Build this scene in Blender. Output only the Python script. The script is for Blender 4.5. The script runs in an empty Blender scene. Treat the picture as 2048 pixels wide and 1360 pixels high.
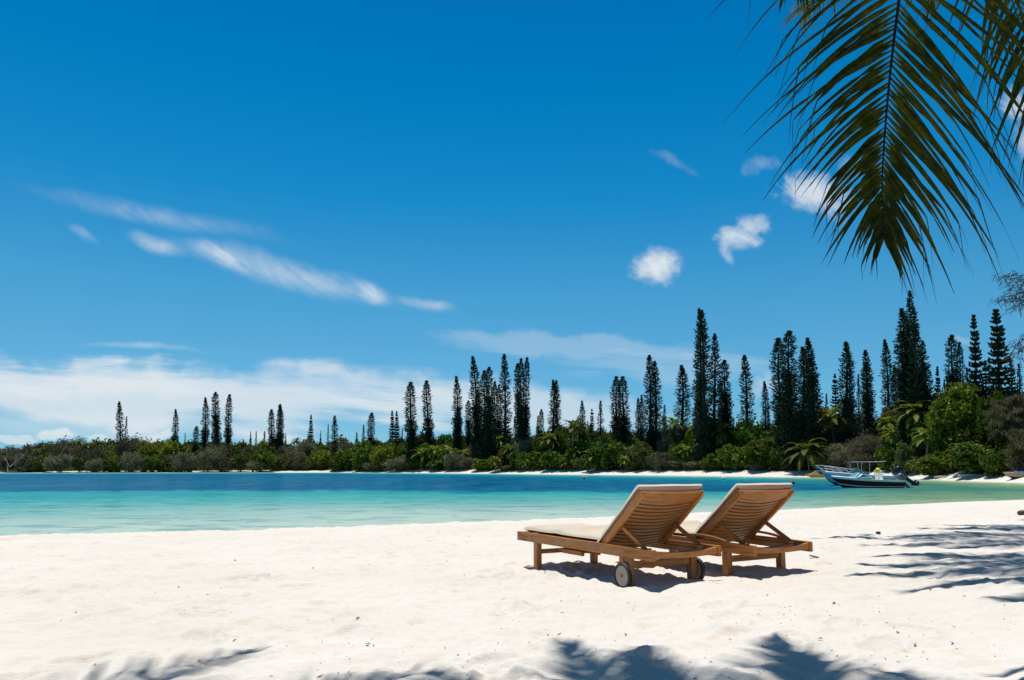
import bpy, math, random
import numpy as np
from mathutils import Vector, Matrix
R = math.radians
sc = bpy.context.scene
COL = sc.collection

# ------------------------------------------------------------------ camera
F, YH, CH = 1500.0, 934.7, 0.933            # focal length and horizon in pixels of the 2048 px frame, eye height
TH = math.atan((YH - 680) / F)
cam = bpy.data.cameras.new('camera')
cam.sensor_width = 36; cam.lens = F / 2048 * 36; cam.clip_end = 8000; cam.clip_start = 0.05
camo = bpy.data.objects.new('camera', cam); COL.objects.link(camo)
camo.location = (0, 0, CH); camo.rotation_euler = (R(90) + TH, 0, 0)
sc.camera = camo
sc.view_settings.view_transform = 'Standard'; sc.view_settings.look = 'None'
sc.view_settings.exposure = 0.0; sc.view_settings.gamma = 1

def uv(px, py):
    """slopes X/Y and Z/Y of the direction seen at a pixel of the photograph"""
    xc, zc = (px - 1024) / F, (680 - py) / F
    Y = math.cos(TH) - zc * math.sin(TH); Z = math.sin(TH) + zc * math.cos(TH)
    return xc / Y, Z / Y
def at(px, py, Y):
    u, v = uv(px, py); return Vector((u * Y, Y, CH + v * Y))
WL = -0.5                                    # water level
def ydist(px, py, z=WL):
    return (z - CH) / uv(px, py)[1]

# ------------------------------------------------------------------ helpers
def lin(r, g, b):
    f = lambda c: c / 12.92 if c <= .04045 else ((c + .055) / 1.055) ** 2.4
    return (f(r / 255), f(g / 255), f(b / 255), 1)
def tag(o, label=None, cat=None, group=None, kind=None):
    if label: o['label'] = label
    if cat: o['category'] = cat
    if group: o['group'] = group
    if kind: o['kind'] = kind
    return o
def link(name, me, mat=None, parent=None):
    o = bpy.data.objects.new(name, me); COL.objects.link(o)
    if mat is not None and me is not None and not me.materials: me.materials.append(mat)
    if parent is not None: o.parent = parent
    return o
def empty(name, loc=(0, 0, 0), rot=(0, 0, 0)):
    o = bpy.data.objects.new(name, None); COL.objects.link(o); o.empty_display_size = .2
    o.location = loc; o.rotation_euler = rot
    return o
def npmesh(name, V, Fc, smooth=False):
    V = np.asarray(V, np.float32); Fc = np.asarray(Fc, np.int32); k = Fc.shape[1]
    me = bpy.data.meshes.new(name)
    me.vertices.add(len(V)); me.vertices.foreach_set('co', V.ravel())
    me.loops.add(Fc.size); me.loops.foreach_set('vertex_index', Fc.ravel())
    me.polygons.add(len(Fc)); me.polygons.foreach_set('loop_start', np.arange(0, Fc.size, k, dtype=np.int32))
    try: me.polygons.foreach_set('loop_total', np.full(len(Fc), k, np.int32))
    except Exception: pass
    if smooth: me.polygons.foreach_set('use_smooth', np.ones(len(Fc), bool))
    me.update(calc_edges=True); me.validate()
    return me
class MB:
    """collects faces for one mesh"""
    def __init__(s): s.v = []; s.f = []; s.mi = []
    def add(s, V, Fs, mi=0):
        n = len(s.v); s.v += [tuple(p) for p in V]; s.f += [tuple(i + n for i in f) for f in Fs]; s.mi += [mi] * len(Fs); return s
    def box(s, x0, x1, y0, y1, z0, z1, mi=0, M=None):
        P = [(x, y, z) for x in (x0, x1) for y in (y0, y1) for z in (z0, z1)]
        if M is not None: P = [M @ Vector(p) for p in P]
        return s.add(P, [(0, 1, 3, 2), (4, 6, 7, 5), (0, 4, 5, 1), (2, 3, 7, 6), (0, 2, 6, 4), (1, 5, 7, 3)], mi)
    def tube(s, pts, rad, n=8, mi=0, cap=True, flat=1.0):
        pts = [Vector(p) for p in pts]; m = len(pts)
        rad = [rad] * m if isinstance(rad, (int, float)) else rad
        base = []; prev = None
        for i, p in enumerate(pts):
            t = (pts[min(i + 1, m - 1)] - pts[max(i - 1, 0)]).normalized()
            a = prev if prev is not None else (Vector((0, 0, 1)) if abs(t.z) < .9 else Vector((1, 0, 0)))
            a = (a - t * a.dot(t)).normalized(); b = t.cross(a); prev = a
            base.append([p + (a * math.cos(2 * math.pi * k / n) + b * math.sin(2 * math.pi * k / n) * flat) * rad[i] for k in range(n)])
        V = [q for r in base for q in r]
        Fs = [(i * n + k, i * n + (k + 1) % n, (i + 1) * n + (k + 1) % n, (i + 1) * n + k) for i in range(m - 1) for k in range(n)]
        if cap: Fs += [tuple(range(n))[::-1], tuple((m - 1) * n + k for k in range(n))]
        return s.add(V, Fs, mi)
    def beam(s, a, b, w, h, mi=0, up=(0, 0, 1)):
        """a square-section bar from a to b"""
        a, b = Vector(a), Vector(b); t = (b - a).normalized(); u = Vector(up); u = (u - t * u.dot(t)).normalized(); c = t.cross(u)
        P = [p + c * (sx * w / 2) + u * (sz * h / 2) for p in (a, b) for sx, sz in ((-1, -1), (1, -1), (1, 1), (-1, 1))]
        return s.add(P, [(3, 2, 1, 0), (4, 5, 6, 7), (0, 1, 5, 4), (1, 2, 6, 5), (2, 3, 7, 6), (3, 0, 4, 7)], mi)
    def grid(s, rows, mi=0, closed=False):
        n = len(rows[0]); V = [p for r in rows for p in r]; m = len(rows)
        c = n if closed else n - 1
        return s.add(V, [(i * n + k, i * n + (k + 1) % n, (i + 1) * n + (k + 1) % n, (i + 1) * n + k) for i in range(m - 1) for k in range(c)], mi)
    def build(s, name, mats, parent=None, bevel=0, smooth=False, seg=2, subsurf=0):
        me = bpy.data.meshes.new(name); me.from_pydata(s.v, [], s.f); me.update()
        mats = mats if isinstance(mats, (list, tuple)) else [mats]
        for m in mats: me.materials.append(m)
        me.polygons.foreach_set('material_index', s.mi)
        if smooth: me.polygons.foreach_set('use_smooth', [True] * len(s.f))
        o = link(name, me, None, parent)
        if bevel:
            b = o.modifiers.new('bevel', 'BEVEL'); b.width = bevel; b.segments = seg; b.limit_method = 'ANGLE'
        if subsurf:
            b = o.modifiers.new('sub', 'SUBSURF'); b.levels = b.render_levels = subsurf
        return o
def pnoise(x, y, seed=0):
    """2-D gradient noise on arrays, about -1..1"""
    rng = np.random.RandomState(seed); p = rng.permutation(256); p = np.concatenate([p, p])
    a = rng.rand(256) * 2 * np.pi; gx, gy = np.cos(a), np.sin(a)
    xi = np.floor(x).astype(np.int64); yi = np.floor(y).astype(np.int64); xf = x - xi; yf = y - yi
    s = lambda t: t * t * t * (t * (t * 6 - 15) + 10)
    def g(i, j):
        h = p[(p[(xi + i) & 255] + (yi + j)) & 255]; return gx[h] * (xf - i) + gy[h] * (yf - j)
    u, v = s(xf), s(yf)
    return 1.5 * ((g(0, 0) * (1 - u) + g(1, 0) * u) * (1 - v) + (g(0, 1) * (1 - u) + g(1, 1) * u) * v)
sm = lambda t: (lambda c: c * c * (3 - 2 * c))(np.clip(t, 0, 1))

# ------------------------------------------------------------------ node helpers / materials
class NT:
    def __init__(s, tree): s.t = tree; s.n = tree.nodes; s.l = tree.links
    def new(s, typ, **kw):
        n = s.n.new(typ)
        for k, v in kw.items(): setattr(n, k, v)
        return n
    def put(s, sock, v):
        if isinstance(v, bpy.types.NodeSocket): s.l.new(v, sock)
        elif v is not None: sock.default_value = v
    def math(s, op, a, b=None, c=None, clamp=False):
        n = s.new('ShaderNodeMath', operation=op, use_clamp=clamp)
        s.put(n.inputs[0], a); s.put(n.inputs[1], b)
        if c is not None: s.put(n.inputs[2], c)
        return n.outputs[0]
    def mix(s, f, a, b, mode='MIX'):
        n = s.new('ShaderNodeMix', data_type='RGBA', blend_type=mode)
        s.put(n.inputs[0], f); s.put(n.inputs[6], a); s.put(n.inputs[7], b); return n.outputs[2]
    def noise(s, vec, scale, detail=4, rough=.5, dist=0.0):
        n = s.new('ShaderNodeTexNoise'); s.put(n.inputs['Vector'], vec); n.inputs['Scale'].default_value = scale
        n.inputs['Detail'].default_value = detail; n.inputs['Roughness'].default_value = rough; n.inputs['Distortion'].default_value = dist
        return n.outputs[0]
    def ramp(s, f, stops, interp='LINEAR'):
        n = s.new('ShaderNodeValToRGB'); s.put(n.inputs[0], f); cr = n.color_ramp; cr.interpolation = interp
        while len(cr.elements) < len(stops): cr.elements.new(.5)
        for e, (p, c) in zip(cr.elements, stops): e.position = p; e.color = c if len(c) == 4 else (*c, 1)
        return n.outputs[0]
    def mapr(s, v, a, b, c=0.0, d=1.0, smooth=True):
        n = s.new('ShaderNodeMapRange', interpolation_type='SMOOTHSTEP' if smooth else 'LINEAR')
        s.put(n.inputs[0], v)
        for i, q in enumerate((a, b, c, d)): n.inputs[i + 1].default_value = q
        return n.outputs[0]
    def mapping(s, vec, loc=(0, 0, 0), rot=(0, 0, 0), scale=(1, 1, 1), typ='POINT'):
        n = s.new('ShaderNodeMapping', vector_type=typ); s.put(n.inputs[0], vec)
        n.inputs[1].default_value = loc; n.inputs[2].default_value = rot; n.inputs[3].default_value = scale; return n.outputs[0]
    def bump(s, h, strength, dist, normal=None):
        n = s.new('ShaderNodeBump'); s.put(n.inputs['Height'], h); n.inputs['Strength'].default_value = strength; n.inputs['Distance'].default_value = dist
        if normal is not None: s.l.new(normal, n.inputs['Normal'])
        return n.outputs[0]
def material(name):
    m = bpy.data.materials.new(name); m.use_nodes = True; t = NT(m.node_tree)
    return m, t, t.n['Principled BSDF']
def tc(t, which='Object'): return t.new('ShaderNodeTexCoord').outputs[which]
def plain(name, col, rough=.5, metal=0, spec=.5, var=.12, scale=30, bump=0):
    m, t, b = material(name); v = tc(t)
    n = t.noise(v, scale, 5, .6)
    c = t.mix(n, tuple(x * (1 - var) for x in col[:3]) + (1,), tuple(min(1, x * (1 + var)) for x in col[:3]) + (1,))
    t.put(b.inputs['Base Color'], c); b.inputs['Roughness'].default_value = rough; b.inputs['Metallic'].default_value = metal
    b.inputs['Specular IOR Level'].default_value = spec
    if bump: t.put(b.inputs['Normal'], t.bump(n, bump, .002))
    return m
def wood(name, axis, dark=(.115, .037, .010), light=(.60, .235, .055), grey=(.36, .27, .19), rot=None):
    m, t, b = material(name); v = tc(t)
    if rot: v = t.mapping(v, rot=rot)
    s = [26, 26, 26]; s[axis] = 1.6
    g = t.noise(t.mapping(v, scale=tuple(s)), 2.2, 8, .65, .6)
    fine = t.noise(t.mapping(v, scale=tuple(x * 3 for x in s)), 3.0, 4, .7)
    info = t.new('ShaderNodeObjectInfo').outputs['Random']
    c = t.ramp(g, [(.28, dark), (.45, tuple((a * .4 + c_ * .6) for a, c_ in zip(dark, light))), (.72, light)])
    c = t.mix(t.math('MULTIPLY', t.mapr(fine, .45, .75), .5), c, (*dark, 1))
    patch = t.noise(t.mapping(v, scale=tuple(2.5 if i == axis else 8 for i in range(3))), 1.2, 5, .6)
    c = t.mix(t.mapr(patch, .53, .68, 0, .6), c, (*grey, 1))
    red = t.noise(v, 3.3, 3, .5)
    c = t.mix(t.mapr(red, .55, .7, 0, .45), c, (.36, .105, .035, 1))
    hsv = t.new('ShaderNodeHueSaturation'); t.put(hsv.inputs['Color'], c); t.put(hsv.inputs['Value'], t.math('MULTIPLY_ADD', info, .35, .85))
    t.put(b.inputs['Base Color'], hsv.outputs[0]); b.inputs['Roughness'].default_value = .58
    b.inputs['Specular IOR Level'].default_value = .35
    t.put(b.inputs['Normal'], t.bump(t.math('ADD', g, fine), .35, .004))
    return m
def leafmat(name, a, b_, c_=None, trans=.35, rough=.5, spec=.3, nscale=.6, objvar=.35, hue=.03):
    """foliage: per-plant tint, clump noise, thin-leaf translucency"""
    m, t, b = material(name)
    pos = t.new('ShaderNodeNewGeometry').outputs['Position']
    n = t.noise(pos, nscale, 3, .6); n2 = t.noise(pos, nscale * 7, 2, .6)
    f = t.math('ADD', t.math('MULTIPLY', n, .45), t.math('MULTIPLY', n2, .55))
    stops = [(.35, a), (.62, b_)] if c_ is None else [(.33, a), (.5, b_), (.68, c_)]
    col = t.ramp(f, stops)
    rnd = t.new('ShaderNodeObjectInfo').outputs['Random']
    h = t.new('ShaderNodeHueSaturation'); t.put(h.inputs['Color'], col)
    t.put(h.inputs['Value'], t.math('MULTIPLY_ADD', rnd, objvar * 2, 1 - objvar))
    r2 = t.math('FRACT', t.math('MULTIPLY', rnd, 17.31)); t.put(h.inputs['Hue'], t.math('MULTIPLY_ADD', r2, hue * 2, .5 - hue))
    t.put(b.inputs['Base Color'], h.outputs[0]); b.inputs['Roughness'].default_value = rough; b.inputs['Specular IOR Level'].default_value = spec
    tr = t.new('ShaderNodeBsdfTranslucent'); mx = t.new('ShaderNodeMixShader'); mx.inputs[0].default_value = trans
    t.put(tr.inputs[0], t.mix(.5, h.outputs[0], (.30, .34, .03, 1), 'MULTIPLY') if False else h.outputs[0])
    t.l.new(b.outputs[0], mx.inputs[1]); t.l.new(tr.outputs[0], mx.inputs[2])
    t.l.new(mx.outputs[0], t.n['Material Output'].inputs[0])
    return m

M = {}
M['wood_x'] = wood('teak_lengthwise', 0); M['wood_y'] = wood('teak_crosswise', 1); M['wood_z'] = wood('teak_upright', 2)
M['wood_slat'] = wood('teak_slats', 1, dark=(.27, .105, .030), light=(.50, .215, .065), grey=(.36, .25, .16))
M['cushion'] = plain('cream_canvas', (.60, .54, .44), .85, var=.06, scale=9, bump=.3, spec=.15)
M['gap_shade'] = plain('cushion_gap_shade', (.030, .024, .018), .9)  # shade of the slat gaps, painted near black on the cushion underside
M['wheel'] = plain('weathered_wheel_board', (.37, .30, .23), .7, var=.2, scale=14, bump=.3)
M['rubber'] = plain('black_rubber', (.012, .012, .013), .6)
M['hubcap'] = plain('rusty_hub', (.25, .11, .04), .6)
M['bark'] = plain('grey_bark', (.16, .125, .095), .9, var=.4, scale=4, bump=.8)
M['darkbark'] = plain('dark_bark', (.045, .034, .027), .9, var=.4, scale=2)
M['palmbark'] = plain('palm_bark', (.24, .20, .155), .9, var=.3, scale=6)
M['deadwood'] = plain('bleached_deadwood', (.50, .46, .42), .8, var=.2)
M['pine'] = leafmat('pine_needles', (.011, .029, .019), (.036, .075, .036), trans=.12, rough=.6, spec=.2, objvar=.22, hue=.015)
M['pine_hazy'] = leafmat('pine_needles_pale', (.006, .022, .016), (.018, .050, .034), trans=.2, rough=.6, spec=.2, objvar=.2, hue=.015)
M['broad'] = leafmat('broad_leaves', (.022, .048, .005), (.078, .135, .012), (.20, .27, .03), trans=.34, spec=.2, nscale=.35)
M['bright'] = leafmat('bright_leaves', (.07, .11, .010), (.17, .22, .022), (.30, .32, .045), trans=.42, spec=.2, nscale=.5)
M['olive'] = leafmat('olive_leaves', (.055, .072, .014), (.125, .15, .034), (.20, .22, .06), trans=.34, spec=.2, nscale=.5)
M['scrub'] = leafmat('grey_scrub_twigs', (.075, .078, .040), (.17, .165, .095), (.27, .26, .16), trans=.15, rough=.8, spec=.1, nscale=.5, hue=.012)
M['palm'] = leafmat('coconut_leaves', (.05, .09, .010), (.16, .21, .022), (.34, .36, .06), trans=.42, spec=.25, rough=.5, nscale=.9, hue=.02)
M['casuarina'] = leafmat('casuarina_needles', (.045, .042, .018), (.105, .09, .042), (.17, .14, .075), trans=.3, rough=.7, nscale=.8)

# ------------------------------------------------------------------ shores (pixel readings -> polar tables)
def polar(px, py, z=WL):
    u = uv(px, py)[0]; Y = ydist(px, py, z); return math.degrees(math.atan(u)), Y * math.sqrt(1 + u * u)
near = [polar(*p) for p in ((0, 1085), (250, 1078), (500, 1071), (760, 1062), (1024, 1053), (1300, 1043), (1600, 1031), (1800, 1023), (2048, 1013))]
far = [polar(*p) for p in ((0, 945.6), (200, 945.4), (400, 945.0), (650, 944.8), (900, 946.5), (1100, 948.4), (1300, 950.4), (1480, 952.4), (1600, 954), (1700, 954.5), (1830, 958.5), (1930, 962), (2048, 965.5))]
nphi = [-180, -130, -80, -55] + [a for a, _ in near] + [45, 60, 75, 180]
nr = [400, 80, 24, 17] + [b for _, b in near] + [44, 48, 60, 400]
fphi = [-180, -95, -70, -50] + [a for a, _ in far] + [45, 60, 75, 180]
fr = [400, 300, 290, 260] + [b for _, b in far] + [52, 47, 60, 400]
def shore(phi):
    """radii of near and far waterline at a heading in degrees (array)"""
    rn = np.interp(phi, nphi, nr); rf = np.interp(phi, fphi, fr)
    return rn, rf
def depth(phi, r):
    """water depth (positive) between the shores; drop-off to the blue channel"""
    rn, rf = shore(phi); Y = r * np.cos(np.radians(phi)); u = np.tan(np.radians(np.clip(phi, -80, 80)))
    d1 = (r - rn)
    edge = np.interp(u, [-.7, -.35, 0, .25, .42, .5, .7], [43, 45, 42, 43, 47, 60, 60])
    edge = edge + 2.0 * pnoise(u * 9, Y * .05, 5) + 1.1 * pnoise(u * 45, Y * .2, 6)
    shallow = .16 * sm(d1 / .9) + .12 * np.clip(d1, 0, 40) ** .95 * .85
    shallow = np.minimum(shallow, 2.6)
    deepmax = np.interp(u, [-.7, .30, .42, .47, .7], [7.5, 7.5, 6.5, 2.8, 2.2])
    drop = sm((Y - edge) / np.maximum(7, edge * .16))
    d = shallow * (1 - drop) + np.maximum(shallow, deepmax) * drop
    dfar = (rf - r)
    ramp = .07 * dfar + .03 * np.clip(dfar - 12, 0, 200)
    return np.clip(np.minimum(d, ramp), -1, 12)
def ground(X, Y, detail=True):
    X = np.asarray(X, float); Y = np.asarray(Y, float)
    r = np.hypot(X, Y); phi = np.degrees(np.arctan2(X, Y)); rn, rf = shore(phi)
    dn = rn - r; df = r - rf
    wob = .35 * pnoise(X * .35, Y * .35, 3) + .15 * pnoise(X * 1.1, Y * 1.1, 4)
    znear = WL + .5 * (1 - np.exp(-np.clip(dn + .25 * wob, -.3, 60) / 2.8)) + np.where(dn > 12, .012 * (dn - 12), 0)
    znear = np.minimum(znear, .5)
    bank = np.interp(np.degrees(np.arctan2(X, Y)), [-34, -20, -13, -6, 40], [.30, .42, .75, .95, .95]); zfar = WL + bank * sm((df + wob) / 9) + .015 * np.clip(df, 0, 300) + 0.25 * pnoise(X * .05, Y * .05, 9) * sm(df / 20)
    zw = WL - depth(phi, r)
    z = np.where(dn > 0, znear, np.where(df > 0, zfar, zw))
    both = (dn > 0) & (df > 0); z = np.where(both, np.maximum(np.minimum(znear, .3), WL + .05), z)
    if detail:
        k = sm((34 - r) / 20) * sm((dn + .6) / 1.5)
        b = .016 * pnoise(X * 1.3, Y * 1.3, 11) + .012 * pnoise(X * 3.1, Y * 3.1, 12) + .007 * pnoise(X * 7, Y * 7, 13) + .0035 * pnoise(X * 17, Y * 17, 14)
        dim = pnoise(X * 2.3 + 9, Y * 2.3, 15); b = b - .03 * np.clip(dim - .38, 0, 1)
        # trampled sand under and around the loungers
        t = np.exp(-(((X - 1.0) / 1.2) ** 2 + ((Y - 6.9) / .9) ** 2)); b = b + t * (.018 * np.abs(pnoise(X * 5, Y * 5, 17)) + .010 * pnoise(X * 11, Y * 11, 18))
        rg = np.random.RandomState(77); gx, gy = 6.2, 2.0
        for q in range(130):
            cy = rg.uniform(3.2, 15); cx = rg.uniform(-.72, .72) * cy; a_ = rg.uniform(0, 3.14) if q % 3 else .9; ln, wd = rg.uniform(.10, .17), rg.uniform(.05, .08)
            mk = (np.abs(X - cx) < .4) & (np.abs(Y - cy) < .4)
            if mk.any():
                dx, dy = X[mk] - cx, Y[mk] - cy; e1 = (dx * math.cos(a_) + dy * math.sin(a_)) / ln; e2 = (-dx * math.sin(a_) + dy * math.cos(a_)) / wd; r2 = e1 * e1 + e2 * e2
                b[mk] += -.014 * np.exp(-r2) + .008 * np.exp(-((np.sqrt(r2) - 1.5) / .35) ** 2)
        z = z + b * k * 1.7
    return z
def gz(x, y, detail=False): return float(ground(np.array([x]), np.array([y]), detail)[0])

def build_ground():
    ph = np.concatenate([np.linspace(-180, -48, 60)[:-1], np.linspace(-48, -38, 40)[:-1], np.linspace(-38, 38, 900)[:-1], np.linspace(38, 48, 40)[:-1], np.linspace(48, 180, 60)])
    rr = np.concatenate([[.05], np.geomspace(.3, 3, 24)[:-1], np.geomspace(3, 30, 560)[:-1], np.geomspace(30, 400, 160)[:-1], np.geomspace(400, 6000, 24)])
    P, Rr = np.meshgrid(ph, rr); X = Rr * np.sin(np.radians(P)); Y = Rr * np.cos(np.radians(P)); Z = ground(X, Y)
    n, m = P.shape[1], P.shape[0]
    V = np.stack([X, Y, Z], -1).reshape(-1, 3)
    i, j = np.meshgrid(np.arange(m - 1), np.arange(n - 1), indexing='ij'); a = (i * n + j).ravel()
    Fc = np.stack([a, a + 1, a + n + 1, a + n], -1)[:, ::-1]
    me = npmesh('sand_ground', V, Fc, True)
    rn, rf = shore(P); at_ = me.attributes.new('inland', 'FLOAT', 'POINT')
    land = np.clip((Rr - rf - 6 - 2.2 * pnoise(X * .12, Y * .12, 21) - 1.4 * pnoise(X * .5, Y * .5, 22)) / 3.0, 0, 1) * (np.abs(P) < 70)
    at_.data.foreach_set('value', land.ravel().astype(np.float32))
    m_, t, b = material('white_coral_sand')
    pos = t.new('ShaderNodeNewGeometry').outputs['Position']
    g1 = t.noise(pos, .55, 5, .6); g2 = t.noise(pos, 3.2, 6, .65); g3 = t.noise(pos, 420, 2, .7)
    c = t.mix(t.mapr(g1, .3, .7), (.735, .71, .675, 1), (.69, .66, .615, 1))
    c = t.mix(t.mapr(g2, .56, .74, 0, .62), c, (.66, .52, .38, 1))
    c = t.mix(t.mapr(g3, .30, .44, .35, 0), c, (.50, .42, .34, 1))
    sp = t.new('ShaderNodeTexVoronoi'); t.put(sp.inputs['Vector'], pos); sp.inputs['Scale'].default_value = 9
    spm = t.math('MULTIPLY', t.mapr(sp.outputs['Distance'], .05, .11, 1, 0), t.mapr(t.noise(pos, 1.1, 3), .5, .62))
    c = t.mix(t.math('MULTIPLY', spm, .8), c, (.20, .12, .07, 1))
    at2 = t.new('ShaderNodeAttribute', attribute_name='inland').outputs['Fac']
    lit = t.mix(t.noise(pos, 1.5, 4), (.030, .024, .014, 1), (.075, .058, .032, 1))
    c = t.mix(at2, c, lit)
    t.put(b.inputs['Base Color'], c); b.inputs['Roughness'].default_value = .95; b.inputs['Specular IOR Level'].default_value = .1
    bb = t.bump(g3, .25, .004, t.bump(t.noise(pos, 38, 5, .65), .5, .02))
    t.put(b.inputs['Normal'], bb)
    o = link('ground', me, m_); tag(o, 'white coral sand beach sloping to the lagoon and the far shore', 'ground', kind='structure')
build_ground()

def build_water():
    ph = np.concatenate([np.linspace(-95, -40, 60)[:-1], np.linspace(-40, 40, 520)[:-1], np.linspace(40, 62, 30)])
    T = np.linspace(0, 1, 420)
    rn, rf = shore(ph); r0 = np.maximum(rn - 2.0, 1); r1 = rf + 3
    r1 = np.maximum(r1, r0 + .5)
    Rr = r0[None, :] * (r1 / r0)[None, :] ** T[:, None]; P = np.broadcast_to(ph[None, :], Rr.shape)
    X = Rr * np.sin(np.radians(P)); Y = Rr * np.cos(np.radians(P))
    d = depth(P, Rr); k = sm(d / .8)
    Z = WL + k * (.010 * pnoise(X * .9, Y * 1.6, 31) + .012 * pnoise(X * .35, Y * .7, 32)) + .003 * pnoise(X * 2.5, Y * 4, 33)
    m, n = Rr.shape; V = np.stack([X, Y, Z], -1).reshape(-1, 3)
    i, j = np.meshgrid(np.arange(m - 1), np.arange(n - 1), indexing='ij'); a = (i * n + j).ravel()
    me = npmesh('lagoon', V, np.stack([a, a + 1, a + n + 1, a + n], -1)[:, ::-1], True)
    at_ = me.attributes.new('depth', 'FLOAT', 'POINT'); at_.data.foreach_set('value', d.ravel().astype(np.float32))
    u = np.tan(np.radians(P)); weed = sm((u - .28) / .25); at_ = me.attributes.new('weed', 'FLOAT', 'POINT'); at_.data.foreach_set('value', weed.ravel().astype(np.float32))
    m_, t, b = material('lagoon_water')
    pos = t.new('ShaderNodeNewGeometry').outputs['Position']
    dp = t.new('ShaderNodeAttribute', attribute_name='depth').outputs['Fac']; wd = t.new('ShaderNodeAttribute', attribute_name='weed').outputs['Fac']
    big = t.noise(t.mapping(pos, scale=(.06, .22, 1)), 1, 4, .6); mid = t.noise(t.mapping(pos, scale=(.35, 1.3, 1)), 1, 4, .6)
    dd = t.math('ADD', dp, t.math('MULTIPLY', t.math('SUBTRACT', big, .5), t.math('MULTIPLY', dp, .9)))
    dd = t.math('ADD', dd, t.math('MULTIPLY', t.math('SUBTRACT', mid, .5), t.math('MULTIPLY', dp, .45)))
    f = t.math('DIVIDE', dd, 8.0, clamp=True)
    blue = t.ramp(f, [(0, (.62, .62, .48)), (.05, (.46, .61, .53)), (.12, (.28, .49, .45)), (.22, (.07, .39, .38)), (.36, (.014, .31, .35)), (.55, (.002, .20, .30)), (.78, (.001, .135, .255)), (1, (.001, .10, .21))])
    green = t.ramp(f, [(0, (.60, .58, .40)), (.06, (.36, .46, .28)), (.15, (.19, .33, .19)), (.30, (.07, .235, .16)), (.55, (.008, .17, .24)), (.8, (.002, .11, .25)), (1, (.001, .08, .20))])
    c = t.mix(wd, blue, green)
    patch = t.noise(t.mapping(pos, scale=(.16, .6, 1)), 1, 5, .65)
    c = t.mix(t.math('MULTIPLY', t.mapr(patch, .54, .68, 0, .5), t.mapr(dp, 1.2, 2.6)), c, t.mix(wd, (.004, .10, .20, 1), (.07, .115, .045, 1)))
    b.inputs['Roughness'].default_value = .6; b.inputs['Specular IOR Level'].default_value = 0
    rip = t.noise(t.mapping(pos, scale=(.8, 1.7, 1)), .8, 6, .68, .5); rip2 = t.noise(t.mapping(pos, scale=(.25, 1.1, 1)), .7, 5, .65, .5)
    c = t.mix(t.math('MULTIPLY', t.mapr(rip, .50, .62), .62), c, t.mix(1, c, (.30, .50, .62, 1), 'MULTIPLY'))  # dark ripple shading put into the water colour
    c = t.mix(t.math('MULTIPLY', t.mapr(rip2, .54, .68), .16), c, t.mix(1, c, (.22, .46, .60, 1), 'MULTIPLY'))
    rip3 = t.noise(t.mapping(pos, scale=(.55, .20, 1)), 1.0, 6, .70, .3); rip4 = t.noise(t.mapping(pos, scale=(.13, .09, 1)), 1.0, 5, .65, .3)
    farw = t.mapr(dp, 1.6, 4.5, .12, 1)
    c = t.mix(t.math('MULTIPLY', t.mapr(rip3, .47, .60), t.math('MULTIPLY', farw, .55)), c, t.mix(1, c, (.25, .50, .60, 1), 'MULTIPLY'))  # distant wave shading likewise streaked into the colour
    c = t.mix(t.math('MULTIPLY', t.mapr(rip3, .46, .34), t.math('MULTIPLY', farw, .32)), c, t.mix(.35, c, (.12, .36, .50, 1)))
    c = t.mix(t.math('MULTIPLY', t.mapr(rip4, .48, .64), t.mapr(dp, 3, 6, 0, .5)), c, (.001, .16, .27, 1))
    t.put(b.inputs['Base Color'], c)
    w1 = t.noise(t.mapping(pos, scale=(1.0, 2.2, 1)), 1.6, 5, .62, .4); w2 = t.noise(t.mapping(pos, scale=(1, 1.9, 1)), .33, 4, .6, .3)
    nb = t.bump(w1, .9, .11, t.bump(w2, .9, .30))
    t.put(b.inputs['Normal'], nb)
    tr = t.new('ShaderNodeBsdfTransparent'); tr.inputs[0].default_value = (.93, 1, .98, 1); mx = t.new('ShaderNodeMixShader')
    t.put(mx.inputs[0], t.mapr(dp, .0, .35, .12, 1)); gls = t.new('ShaderNodeBsdfGlossy'); gls.inputs['Roughness'].default_value = .12; t.put(gls.inputs['Normal'], nb); gls.inputs[0].default_value = (.85, .96, 1, 1)
    fr = t.new('ShaderNodeFresnel'); fr.inputs[0].default_value = 1.33; t.put(fr.inputs['Normal'], nb)
    surf = t.new('ShaderNodeMixShader'); t.put(surf.inputs[0], t.math('MULTIPLY', t.mapr(fr.outputs[0], .02, .8, .02, .22, False), 1.0)); t.l.new(b.outputs[0], surf.inputs[1]); t.l.new(gls.outputs[0], surf.inputs[2])
    t.l.new(tr.outputs[0], mx.inputs[1]); t.l.new(surf.outputs[0], mx.inputs[2]); t.l.new(mx.outputs[0], t.n['Material Output'].inputs[0])
    o = link('water', me, m_); tag(o, 'turquoise lagoon water deepening to blue across the bay', 'water', kind='structure')
build_water()

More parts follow.
